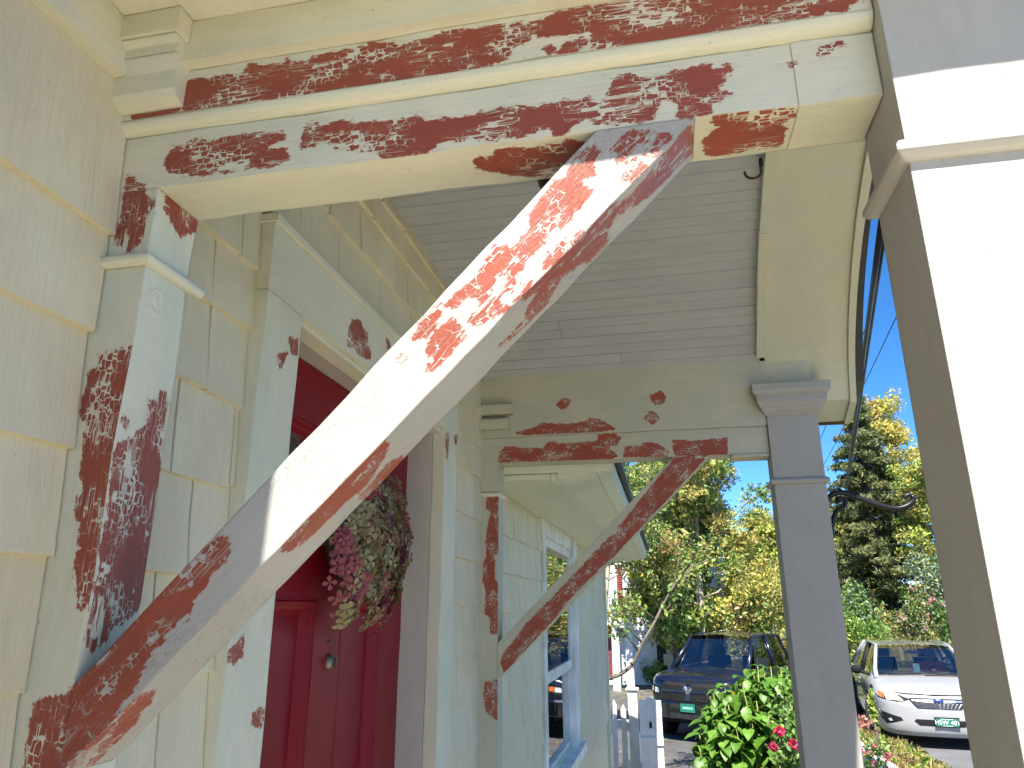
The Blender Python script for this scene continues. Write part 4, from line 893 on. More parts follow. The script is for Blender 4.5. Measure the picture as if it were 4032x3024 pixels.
box('rail', -.085, .16, -.032, -.0115, zg - .45, zg - .37, M['white'], gt, warp=0); box('rail', -.085, .16, -.032, -.0115, .38, .46, M['white'], gt, warp=0)
box('latch', .02, .045, -.022, -.0115, zg - .28, zg - .22, M['iron'], gt, warp=0)
f2 = tag(empty('picket_fence', G(.95, 8.3), R(4)), 'white picket fence behind the big green hydrangea', 'fence')
p2 = MB().add([(-.03, -.01, .05), (.03, -.01, .05), (.03, .01, .05), (-.03, .01, .05), (-.03, -.01, 1.0), (.03, -.01, 1.0), (.03, .01, 1.0), (-.03, .01, 1.0), (0, -.01, 1.06), (0, .01, 1.06)],
    [(0, 3, 2, 1), (0, 1, 5, 8, 4), (1, 2, 6, 5), (2, 3, 7, 9, 6), (3, 0, 4, 7), (4, 8, 9, 7), (8, 5, 6, 9)]).build('picket', M['white'], f2)
for k in range(1, 8): share('picket', p2.data, f2, (k * .105, 0, random.uniform(-.02, .02)))
box('rail', -.04, .78, .0105, .045, .35, .43, M['white'], f2, warp=0); box('rail', -.04, .78, .0105, .045, .78, .86, M['white'], f2, warp=0)

# ---- hydrangea with big leaves (nearest leaves are single parts), roses
hy = tag(empty('hydrangea_bush', G(1.25, 6.0)), 'big leafy bright green hydrangea bush in front of the dark pickup', 'shrub')
def big_leaf(name, mat):
    V = []; F = []
    for k, (t, w, z) in enumerate(((0, .0, 0), (.15, .22, .03), (.4, .36, .02), (.65, .30, -.04), (.85, .15, -.12), (1.0, 0, -.20))):
        V += [(t, -w, z + w * .28), (t, 0, z), (t, w, z + w * .28)]
    for k in range(5):
        F += [(k * 3, k * 3 + 1, k * 3 + 4, k * 3 + 3), (k * 3 + 1, k * 3 + 2, k * 3 + 5, k * 3 + 4)]
    me = bpy.data.meshes.new(name); me.from_pydata(V, [], F); me.materials.append(mat)
    me.polygons.foreach_set('use_smooth', [True] * len(me.polygons)); return me
hl = [big_leaf('leaf', L_[c]) for c in ('hyd', 'hyd2', 'hyd', 'hyd2')]
hz = 1.62 - hy.location.z
st = MB(); leaves = []
rd = random.Random(3)
for k in range(190):
    x = rd.uniform(-.52, .36); y = rd.uniform(-.42, .35)
    h = hz * (1 - .10 * ((x - .1) / .5) ** 2 * (1 if x < 0 else .3)) * rd.uniform(.80, 1.03) - .12 * abs(y) - max(0, -x - .28) * 1.1
    bx, by = x * .5, y * .5
    P = spl([(bx, by, 0), ((bx + x) / 2 + .03, (by + y) / 2, h * .55), (x, y, h)], 5)
    st.tube(P, [.009 * (1 - .6 * i / len(P)) for i in range(len(P))], 5)
    a0 = rd.uniform(0, 3.14)
    for j in range(8):
        z = h - j * .07; 
        if z < .35: break
        f = z / h; px, py = bx + (x - bx) * f, by + (y - by) * f
        for sgn in (0, math.pi):
            leaves.append((px, py, z, a0 + sgn + j * math.pi / 2 + rd.uniform(-.3, .3), rd.uniform(-.1, .95), rd.uniform(.085, .15) * (1 if j else .6)))
st.build('stem', L_['olive'], hy, True)['kind'] = 'stuff'
leaves.sort(key=lambda q: q[1] - .5 * q[2])
def leaf_M(px, py, z, a, til, s):
    return Matrix.Translation((px, py, z)) @ Matrix.Rotation(a, 4, 'Z') @ Matrix.Rotation(til, 4, 'Y') @ Matrix.Diagonal((s, s, s, 1))
for q in leaves[:290]:
    o = bpy.data.objects.new('leaf', rd.choice(hl)); C.objects.link(o); o.parent = hy; o.matrix_local = leaf_M(*q)
mb = MB(); base_m = hl[0]
bv = [v.co.copy() for v in base_m.vertices]; bf = [tuple(p.vertices) for p in base_m.polygons]
for q in leaves[290:]:
    T = leaf_M(*q); mb.add([T @ v for v in bv], bf, 0)
mb.build('leaf', L_['hyd'], hy, True)['kind'] = 'stuff'
for k, (x, y, z, c) in enumerate(((.46, -.38, 1.05, 'pink'), (.62, -.35, .98, 'pink'))):
    leaf_cloud('flower_head', [((x, y, hz - 1.25 + z), (.05, .05, .04))], 70, .03, [L_[c], L_['brown']], hy, aspect=.9)
ro = bush('rose_bush', 'low rose bush with pink and red blooms at the foot of the far post', G(1.30, 5.15), (.20, .22, 1.80), ('green', 'ivy', 'hyd'), (3, 2, 1), 3000, .035, 11, clumps=30, aspect=.7)
for k, (x, z, c) in enumerate(((-.11, 1.29, 'hot_pink'), (.01, 1.31, 'red'), (-.06, 1.375, 'red'), (.07, 1.22, 'pale_pink'), (.09, 1.17, 'hot_pink'), (.03, 1.30, 'hot_pink'))):
    leaf_cloud('bloom', [((x, -.20, z + .36), (.024, .022, .020))], 50, .028, [L_[c], L_['hot_pink']], ro, [3, 1], aspect=.9)

# small plants at the foot of the edging
bush('weedy_plant', 'thin yellow flowering weed beside the white car door', G(3.3, 11.4, .02), (.14, .2, .85), ('olive', 'lime', 'green'), None, 330, .06, 21, 'plant', clumps=8)
bush('geranium_plant', 'pink flowering plant under the picket edging', G(2.52, 8.3), (.25, .3, 1.16), ('green', 'ivy'), None, 900, .05, 22, 'plant', flowers=(('hot_pink', 'pink'), 9, .035))
vi = tag(empty('climbing_vine', G(2.15, 5.2)), 'broad leaved green vine sprig at the bottom beside the near post', 'plant')
st = MB(); rd = random.Random(8)
vz = -vi.location.z
for (x0, z0, x1, z1) in ((-.15, .6, -.02, 1.22), (-.2, .6, .13, 1.16), (-.2, .6, .28, 1.24), (-.1, .5, .36, 1.06)):
    P = spl([(x0, 0, 0), ((x0 + x1) / 2 - .03, .02, vz + z0), (x1, 0, vz + z1)], 5); st.tube(P, .005, 5)
    for j in range(6):
        p = P[len(P) - 1 - j * 2] if len(P) > 1 + j * 2 else P[-1]
        o = bpy.data.objects.new('leaf', rd.choice(hl)); C.objects.link(o); o.parent = vi
        o.matrix_local = leaf_M(p[0], p[1], p[2], rd.uniform(0, 6.28), rd.uniform(-.2, .9), rd.uniform(.07, .13))
st.build('stem', L_['olive'], vi, True)

# ---- neighbour's white house with red louvred shutters
M['clap'] = simple('white_clapboard', (.70, .70, .69), .7, var=.12)
M['shutter'] = simple('red_shutter', (.30, .06, .06), .6)
nh = tag(empty('neighbour_house', (0, 27.2, -.56)), "neighbour's white house with red louvred shutters and white porch posts behind the trees", 'house')
mb = MB()
for k in range(48):
    z = k * .105; mb.add([(-7, .01, z), (2.6, .01, z), (2.6, .03, z + .105), (-7, .03, z + .105)], [(0, 1, 2, 3)]); mb.add([(-7, .01, z), (2.6, .01, z), (2.6, .03, z), (-7, .03, z)], [(3, 2, 1, 0)])
mb.box(-7, 2.6, .03, 6, -.3, 5.04); mb.build('clapboard', M['clap'], nh)['kind'] = 'stuff'
mb = MB(); mb.add([(-7.4, -.4, 5.0), (3.0, -.4, 5.0), (3.0, 3, 7.4), (-7.4, 3, 7.4)], [(0, 1, 2, 3)]); mb.build('roof', M['roof'], nh)
box('corner_board', 2.45, 2.605, -.005, .03, -.3, 5.0, M['white'], nh, warp=0)
for x in (-1.24, -.80): box('porch_post', x, x + .24, -2.1, -1.86, -.2, 4.2, M['white'], nh, (0, 0, 1), 2, warp=0)
box('porch_beam', -7, -.5, -2.15, -1.73, 4.2, 4.5, M['white'], nh, warp=0, res=4)
for x0, z0 in ((-2.7, .25), (-1.70, .25), (-1.12, 2.35), (-2.7, 3.0)):
        s_ = box('shutter', x0, x0 + .5, -.06, .008, z0, z0 + 1.75, M['shutter'], nh, (0, 0, 1), 4, warp=0)
        lb = box('louvre', x0 + .05, x0 + .45, -.085, -.062, z0 + .06, z0 + .10, M['shutter'], s_, warp=0, res=2)
        for k in range(1, 20): share('louvre', lb.data, s_, (0, 0, k * .083))
for x0 in (-2.08, .12):
    w = box('window', x0, x0 + .44, -.03, .006, .35, 2.1, M['white'], nh, warp=0, res=3)
    box('pane', x0 + .05, x0 + .39, -.036, -.031, .42, 2.03, M['dark'], w, warp=0, res=3)

# ---- overhead service cables
cb = tag(empty('service_cable', (1.66, 3.0, 3.8)), 'thick black overhead service cable running from the roof down the sky gap', 'cable')
def sag(a, b, s, n=24):
    a, b = Vector(a), Vector(b); return [tuple(a.lerp(b, k / n) - Vector((0, 0, s * math.sin(math.pi * k / n)))) for k in range(n + 1)]
MB().tube(sag((0, 0, 0), (5.8, 27, 1.72), .10), .016, 6).build('wire', M['iron'], cb, True)
MB().tube(sag((.030, 0, .04), (5.83, 27, 1.76), .16), .011, 6).build('wire', M['iron'], cb, True)
for x, lab in ((6.1, 'thin overhead wire, left of two beside the far post'), (6.6, 'thin overhead wire crossing the spruce top')):
    tag(MB().tube(sag((x - 1.2, 14, 7.6), (x + .6, 40, 6.4), .3), .010, 5).build('overhead_wire', M['iron'], None, True), lab, 'wire')

# ---- trees
tree('maple_tree', 'turning maple with pale trunk and thin yellow green crown behind the pickup', G(1.7, 24), (1.75, 24, 8.8), .16, 36, 2.9,
     ('olive', 'green', 'gold', 'orange', 'yellow'), (4, 3, 1.2, .6, 3), 34000, .115, 3, .58, 'pale_bark', zmin=.18)
tree('apple_tree', 'near green leaved tree with crooked low branch beside the neighbour\'s driveway', G(-1.0, 15.5), (-.35, 15.8, 5.0), .10, 16, 1.9,
     ('green', 'ivy', 'lime', 'yellow'), (4, 3, 2, 1), 9000, .085, 5, .45, 'pale_bark', zmin=.55)
bt = spl([(-.95, 0, 0), (-.85, 0, 1.2), (-.60, 0, 1.62), (-.38, 0, 1.74), (-.16, 0, 1.82), (.04, 0, 1.98), (.20, 0, 2.28), (.38, .05, 2.55), (.66, .1, 3.02), (.95, .15, 3.38), (1.4, .2, 3.6)], 5)
ln = tag(empty('leaning_tree', (0, 12.2, -.75)), 'small crooked tree bending up past the house corner', 'tree')
MB().tube(bt, [.045 - .033 * i / len(bt) for i in range(len(bt))], 7).build('trunk', M['bark'], ln, True)
mb = MB(); cl = []; rd = random.Random(4)
for k in range(9):
    p = Vector(bt[28 + k * 2]); q = p + Vector((rd.uniform(-.7, .7), rd.uniform(-.4, .4), rd.uniform(.15, .8))); mb.tube([p, p.lerp(q, .5) + Vector((0, 0, .05)), q], [.016, .010, .004], 5)
    cl += [(tuple(q), (.30, .28, .22)), (tuple(p.lerp(q, .6)), (.2, .2, .16))]
mb.build('branch', M['bark'], ln, True)['kind'] = 'stuff'
leaf_cloud('crown', cl, 1100, .07, [L_['green'], L_['lime'], L_['olive']], ln, (3, 1, 2))
for i, (x, y, h, r, cols, w, n, sd, lab) in enumerate((
    (-2.2, 36, 10.5, 3.2, ('yellow', 'olive', 'gold', 'green'), (3, 3, 2, 2), 26000, 31, 'tall yellow green tree above the low eave, leftmost of the far trees'),
    (1.2, 40, 10.0, 3.2, ('orange', 'brown', 'olive', 'yellow'), (1.5, 2, 3, 2), 24000, 32, 'rusty orange autumn tree high behind the maple'),
    (4.2, 33, 4.6, 2.4, ('yellow', 'lime', 'olive', 'gold'), (2, 3, 4, 1), 26000, 33, 'rounded bright yellow tree low behind the pickup cab'),
    (6.2, 38, 5.6, 2.4, ('olive', 'green', 'yellow', 'brown'), (3, 3, 1, 1), 26000, 34, 'olive green tree just left of the far post'),
    (.75, 24.6, 4.9, 1.5, ('green', 'olive', 'yellow', 'lime'), (3, 3, 1, 2), 24000, 35, 'dense green tree in front of the neighbour\'s house'),
    (8.6, 36, 6.0, 2.2, ('olive', 'green', 'yellow'), (3, 3, 1), 20000, 36, 'green tree right behind the far post edge'))):
    tree('broadleaf_tree', lab, G(x, y), (x + .3, y, h), .15, 20, r, cols, w, n, .17, sd, .75, 'pale_bark' if i % 2 else 'bark', 'trees beyond the driveway', zmin=.2)
tree('birch_tree', 'leaning white trunked birch with thin golden crown at right of the spruce', G(11.6, 30), (9.25, 30.5, 10.0), .13, 26, 1.5,
     ('yellow', 'gold', 'olive'), (4, 2, 2), 15000, .11, 41, .55, 'birch', zmin=.30)
tree('aspen_tree', 'yellow autumn aspen filling the gap between spruce and near post', G(10.3, 28), (10.1, 28, 6.6), .12, 24, 1.5,
     ('yellow', 'gold', 'olive', 'lime', 'green'), (3, 1, 4, 2, 2), 20000, .11, 42, .55, 'bark', zmin=.12)
# spruce
sp = tag(empty('spruce_tree', G(8.55, 30)), 'tall dark olive spruce rising above the white car', 'tree')
H = 10.5 - sp.location.z
MB().tube([(0, 0, 0), (.02, 0, H * .5), (0, 0, H)], [.20, .12, .02], 8).build('trunk', M['bark'], sp, True)
cl = []; bm_ = MB(); rd = random.Random(12)
for k in range(230):
    t = min(.985, max(.02, (k + .5) / 230 + rd.uniform(-.012, .012))); z = H * (.05 + .94 * t); r = (1 - t) ** .8 * 2.9 * rd.uniform(.45, 1.18) + .08; a = k * 2.39996 + rd.uniform(-.5, .5)
    dr = rd.uniform(.05, .34)
    tip = (r * math.cos(a), r * math.sin(a), z - r * dr + .05 * r * r)
    bm_.tube([(0, 0, z), (tip[0] * .6, tip[1] * .6, z - r * dr * .8), tip], [.03, .018, .006], 4)
    for f in (.3, .5, .68, .84, .97): q = rd.uniform(.7, 1.4); cl.append(((tip[0] * f + rd.uniform(-.15, .15), tip[1] * f + rd.uniform(-.15, .15), z + (tip[2] - z) * f - .05), ((.12 + .09 * r) * q, (.12 + .09 * r) * q, .15 * q)))
bm_.build('branch', M['bark'], sp, True)['kind'] = 'stuff'
leaf_cloud('crown', cl, 70000, .15, [L_['needle'], L_['needle_tip'], L_['dark']], sp, (4, 3, .6), aspect=.26, drop=.15)
# oak twigs that peep out past the near post
ok = tag(empty('oak_tree', G(10.5, 17)), 'dark leaved oak whose twigs peep out beside the near post', 'tree')
MB().tube([(0, 0, 0), (.1, 0, 4), (-.1, 0, 8.8)], [.24, .18, .08], 8).build('trunk', M['bark'], ok, True)
mb = MB(); cl = []
for (x, z) in ((-2.05, 7.30), (-1.75, 5.95), (-1.62, 5.25)):
    mb.tube([(0, 0, z - .8), (x * .5, 0, z - .3), (x, 0, z)], [.07, .04, .01], 5); cl.append(((x + .12, 0, z), (.20, .25, .20))); cl.append(((x + .5, 0, z + .05), (.4, .35, .30)))
mb.build('branch', M['bark'], ok, True); leaf_cloud('crown', cl, 1100, .12, [L_['green'], L_['dark'], L_['ivy']], ok)

# ---- shrubs behind the car
for nm, lab, b, rad, cols, w, n, s, sd, fl_ in (
    ('shrub', 'bright green shrub at the far post above the white car roof', (5.15, 20), (.9, .9, 1.7), ('lime', 'green', 'hyd'), (2, 3, 2), 4200, .08, 51, None),
    ('shrub', 'broad leaved green shrub under the spruce', (5.5, 21.5), (.9, .8, 2.5), ('green', 'ivy', 'blue'), (3, 2, 2), 3600, .10, 52, None),
    ('shrub', 'reddish autumn shrub between green shrubs under the spruce', (6.4, 22), (.8, .8, 2.0), ('brown', 'olive', 'orange', 'green'), (2, 3, 1, 2), 3000, .08, 53, None),
    ('shrub', 'grey blue willow shrub under the yellow trees', (8.1, 23), (1.0, .9, 3.5), ('blue', 'blue', 'olive'), None, 5200, .09, 54, None),
    ('dark_yew', 'dark evergreen yew in shadow beside the near post', (9.2, 22.2), (.95, 1.2, 3.2), ('dark', 'dark', 'ivy'), None, 5200, .09, 55, None),
    ('hydrangea_shrub', 'pale pink flowering hydrangea shrub beside the dark yew', (7.55, 21.0), (.75, .7, 2.2), ('green', 'ivy'), None, 3000, .08, 56, (('pale_pink', 'pink'), 46, .09)),
    ('hydrangea_shrub', 'faded pink hydrangea shrub hanging over the golden grass', (6.75, 20.8), (.6, .6, 2.3), ('green', 'dark', 'olive'), None, 2600, .08, 57, (('pale_pink', 'straw'), 30, .08)),
    ('shrub', 'low dark shrub behind the white car roof', (8.6, 20.4), (.9, .8, 1.5), ('dark', 'ivy'), None, 3200, .08, 58, (('pale_pink', 'pink'), 10, .07)),
    ('shrub', 'tall brownish hedge shrub right behind the pickup cab', (3.3, 22.5), (1.3, .9, 2.7), ('olive', 'brown', 'green', 'yellow'), (3, 2, 3, 1), 6000, .09, 60, None),
    ('shrub', 'yellow green hedge shrub between pickup and far post', (5.0, 23.5), (1.4, .9, 2.6), ('yellow', 'olive', 'lime'), (2, 3, 2), 6000, .09, 61, None),
    ('shrub', 'small leafy shrub at the foot of the neighbour\'s house', (.1, 27.5), (.8, .6, 1.1), ('green', 'lime'), None, 2600, .09, 59, None)):
    bush(nm, lab, G(*b), rad, cols, w, n, s, sd, group='shrubs behind the white car' if nm == 'shrub' and b[0] > 5.1 else None, flowers=fl_, clumps=22)
og = tag(empty('ornamental_grass', G(6.1, 19.2)), 'tuft of golden ornamental grass behind the white car roof', 'grass clump')
mb = MB(); rd = random.Random(77)
for k in range(900):
    a = rd.uniform(0, 6.28); r = rd.random() ** .5; x, y = .8 * r * math.cos(a), .5 * r * math.sin(a); h = rd.uniform(.8, 1.5); l = rd.uniform(.1, .45)
    dx, dy = math.cos(a) * l, math.sin(a) * l; w = .006
    mb.add([(x - w, y, 0), (x + w, y, 0), (x + dx * .4 + w, y + dy * .4, h * .7), (x + dx * .4 - w, y + dy * .4, h * .7), (x + dx, y + dy, h)], [(0, 1, 2, 3), (3, 2, 4)], k % 2)
mb.build('grass_blades', [L_['straw'], L_['olive']], og)['kind'] = 'stuff'

# ================================================================== vehicles
M['car_paint'] = simple('white_car_paint', (.33, .33, .335), .25, var=.03, coat=1.0)
M['truck_paint'] = simple('navy_truck_paint', (.006, .008, .018), .25, var=.1, coat=.6, spec=.4)
M['black_plastic'] = simple('black_plastic', (.008, .008, .009), .7, spec=.25)
M['rubber'] = simple('tyre_rubber', (.015, .015, .016), .85)
M['chrome'] = simple('chrome', (.75, .76, .78), .12, 1.0, var=.05)
M['dark_chrome'] = simple('smoked_chrome', (.16, .165, .19), .18, 1.0, var=.1)
M['lens'] = simple('lens_clear', (.55, .55, .52), .08, .2, coat=1.0)
M['amber'] = simple('amber_lens', (.75, .16, .02), .15, coat=1.0)
M['green_plate'] = simple('green_plate', (.015, .16, .11), .5, var=.05)
M['plate_text'] = simple('plate_letters', (.70, .76, .70), .5, var=.02)
M['blue'] = simple('blue_badge', (.02, .05, .22), .3, coat=1.0)
M['seat'] = simple('grey_seat', (.05, .05, .055), .9)
M['alloy'] = simple('alloy', (.40, .41, .43), .3, .9)
m, N, L, B = nodes_of('lit_headlight'); B.inputs['Base Color'].default_value = (.9, .75, .5, 1); B.inputs['Emission Color'].default_value = (1, .68, .30, 1); B.inputs['Emission Strength'].default_value = 2.2; M['lamp_on'] = m
def catmull(P, n):
    P = [np.array(p, float) for p in P]; P = [2 * P[0] - P[1]] + P + [2 * P[-1] - P[-2]]; out = []
    for i in range(1, len(P) - 2):
        for k in range(n):
            t = k / n; a, b, c, d = P[i - 1:i + 3]
            out.append(.5 * (2 * b + (c - a) * t + (2 * a - 5 * b + 4 * c - d) * t * t + (-a + 3 * b - 3 * c + d) * t ** 3))
    return np.array(out + [P[-2]])
class Body:
    """vehicle body from a half plan outline (x forward, front at 0), insets by height and a shoulder line"""
    def __init__(s, plan, levels, ztop, crown):
        s.o = catmull(plan, 5); s.lv = levels; s.zt = ztop; s.crown = crown
        t = np.gradient(s.o, axis=0); nn = np.stack([t[:, 1], -t[:, 0]], 1); s.n = nn / np.linalg.norm(nn, axis=1, keepdims=True)
        if s.n[0, 0] < 0: s.n = -s.n
    def top(s, x): return float(np.interp(-x, [q[0] for q in s.zt], [q[1] for q in s.zt]))
    def ring(s, f, inset, side=1):
        out = []
        for (x, y), (nx, ny) in zip(s.o, s.n):
            zt = s.top(x); z = s.lv[0][0] + (zt - s.lv[0][0]) * f
            out.append((x - nx * inset, max(0, y - ny * inset) * side, z))
        return out
    def build(s, name, mat, parent):
        mb = MB(); n = len(s.o)
        for side in (1, -1):
            V = []; F = []
            for zf, inset in s.lv[1:]: V += s.ring(zf, inset, side)
            for k in range(len(s.lv) - 2):
                for i in range(n - 1):
                    q = (k * n + i, k * n + i + 1, (k + 1) * n + i + 1, (k + 1) * n + i)
                    F.append(q if side > 0 else q[::-1])
            mb.add(V, F)
            t = s.ring(*s.lv[-1], side); V = []; F = []; c = 8
            for (x, y, z) in t:
                for k in range(c + 1): V.append((x, y * k / c, z + s.crown * (1 - (k / c) ** 2)))
            for i in range(n - 1):
                for k in range(c):
                    q = (i * (c + 1) + k, (i + 1) * (c + 1) + k, (i + 1) * (c + 1) + k + 1, i * (c + 1) + k + 1)
                    F.append(q if side > 0 else q[::-1])
            mb.add(V, F)
        o = mb.build(name, mat, parent, True); import bmesh
        bm = bmesh.new(); bm.from_mesh(o.data); bmesh.ops.remove_doubles(bm, verts=bm.verts, dist=.003); bmesh.ops.recalc_face_normals(bm, faces=bm.faces); bm.to_mesh(o.data); bm.free()
        o.data.polygons.foreach_set('use_smooth', [True] * len(o.data.polygons))
        return o
    def fx(s, y, z):
        """front surface x at (y, z)"""
        k = int(np.argmax(s.o[:, 1])) + 1
        ya = s.o[:k, 1]; x = float(np.interp(abs(y), ya, s.o[:k, 0]))
        f = (z - s.lv[0][0]) / (s.top(x) - s.lv[0][0]); ins = float(np.interp(f, [q[0] for q in s.lv[1:]], [q[1] for q in s.lv[1:]]))
        i = int(np.argmin(np.abs(ya - abs(y)))); return x - ins / max(.35, s.n[i, 0])
    def patch(s, name, poly, mat, parent, out=.008, sub=5):
        """panel on the nose from an outline in (y, z), lifted off the surface, with a rim"""
        P = []
        for a, b in zip(poly, poly[1:] + poly[:1]):
            for k in range(sub): P.append((a[0] + (b[0] - a[0]) * k / sub, a[1] + (b[1] - a[1]) * k / sub))
        cy = sum(p[0] for p in P) / len(P); cz = sum(p[1] for p in P) / len(P); V = []; F = []; n = len(P); rings = (1.0, .66, .33)
        for y, z in P: V.append((s.fx(y, z) - .02, y, z))
        for r in rings:
            for y, z in P:
                yy, zz = cy + (y - cy) * r, cz + (z - cz) * r; V.append((s.fx(yy, zz) + out, yy, zz))
        V.append((s.fx(cy, cz) + out, cy, cz))
        for k in range(3):
            for i in range(n): F.append((k * n + i, k * n + (i + 1) % n, (k + 1) * n + (i + 1) % n, (k + 1) * n + i))
        for i in range(n): F.append((3 * n + i, 3 * n + (i + 1) % n, 4 * n))
        o = mk(name, V, F, mat, parent); fix_normals(o.data); return o
def quadsheet(name, a, b, c, d, mat, parent, bulge=0.0, n=8, axis=(1, 0, .3), th=0.0):
    a, b, c, d = map(Vector, (a, b, c, d)); ax = Vector(axis).normalized(); V = []; F = []
    for j in range(n + 1):
        for i in range(n + 1):
            u, v = i / n, j / n; p = a * (1 - u) * (1 - v) + b * u * (1 - v) + c * u * v + d * (1 - u) * v
            V.append(tuple(p + ax * bulge * (1 - (2 * u - 1) ** 2) * (1 - .3 * (2 * v - 1) ** 2)))
    for j in range(n):
        for i in range(n): q = j * (n + 1) + i; F.append((q, q + 1, q + n + 2, q + n + 1))
    return mk(name, V, F, mat, parent, smooth=True)
def wheel(parent, x, y, r, w, steer=0.0):
    s = 1 if y > 0 else -1
    e = empty('wheel', (x, y, r), steer); e.parent = parent
    V = []; F = []; pr = [(.62, -.5), (.86, -.5), (.97, -.42), (1.0, -.25), (1.0, .25), (.97, .42), (.86, .5), (.62, .5)]
    for q, o_ in pr:
        for k in range(28): t = 2 * math.pi * k / 28; V.append((r * q * math.cos(t), o_ * w, r * q * math.sin(t)))
    for j in range(7):
        for k in range(28): F.append((j * 28 + k, j * 28 + (k + 1) % 28, j * 28 + 28 + (k + 1) % 28, j * 28 + 28 + k))
    mk('tyre', V, F, M['rubber'], e, smooth=True)
    mb = MB(); yo = s * w * .36
    for k in range(5):
        t = 2 * math.pi * k / 5; c, sn = math.cos(t), math.sin(t)
        mb.add([(r * (.1 * c - .07 * sn), yo, r * (.1 * sn + .07 * c)), (r * (.1 * c + .07 * sn), yo, r * (.1 * sn - .07 * c)), (r * (.63 * c + .09 * sn), yo * .9, r * (.63 * sn - .09 * c)), (r * (.63 * c - .09 * sn), yo * .9, r * (.63 * sn + .09 * c))], [(0, 1, 2, 3)])
    V = [(r * .64 * math.cos(2 * math.pi * k / 28), yo * .3, r * .64 * math.sin(2 * math.pi * k / 28)) for k in range(28)]; mb.add(V, [tuple(range(28))], 1)
    mb.build('rim', [M['alloy'], M['black_plastic']], e)
def text(name, body, size, mat, parent, loc, rot):
    cu = bpy.data.curves.new(name, 'FONT'); cu.body = body; cu.size = size; cu.align_x = 'CENTER'; cu.align_y = 'CENTER'; cu.extrude = .0015
    t = bpy.data.objects.new(name, cu); C.objects.link(t); bpy.context.view_layer.update()
    me = bpy.data.meshes.new_from_object(t.evaluated_get(bpy.context.evaluated_depsgraph_get())); bpy.data.objects.remove(t)
    me.materials.clear(); me.materials.append(mat); o = bpy.data.objects.new(name, me); C.objects.link(o); o.parent = parent; o.location = loc; o.rotation_euler = rot; return o
FRONT = (R(90), 0, R(90))

# ---- white hatchback with its driver
car = tag(empty('hatchback_car', (4.61, 12.95, 0.0), R(-98)), 'white hatchback with one amber lit headlight and a driver, facing down the road', 'car')
cb_ = Body([(0, 0), (-.015, .30), (-.05, .50), (-.13, .68), (-.30, .80), (-.60, .865), (-1.1, .885), (-2.2, .89), (-3.4, .88), (-4.0, .84), (-4.3, .70), (-4.42, .4), (-4.44, 0)],
           [(.17, 0), (0, .13), (.05, .035), (.16, 0.0), (.34, -.012), (.55, .0), (.72, -.004), (.86, .012), (.95, .05), (1.0, .115)],
           [(0, .745), (.15, .80), (.5, .875), (1.0, .965), (1.3, .985), (2.2, .97), (3.6, 1.0), (4.44, .98)], .045)
cb_.build('body', M['car_paint'], car)
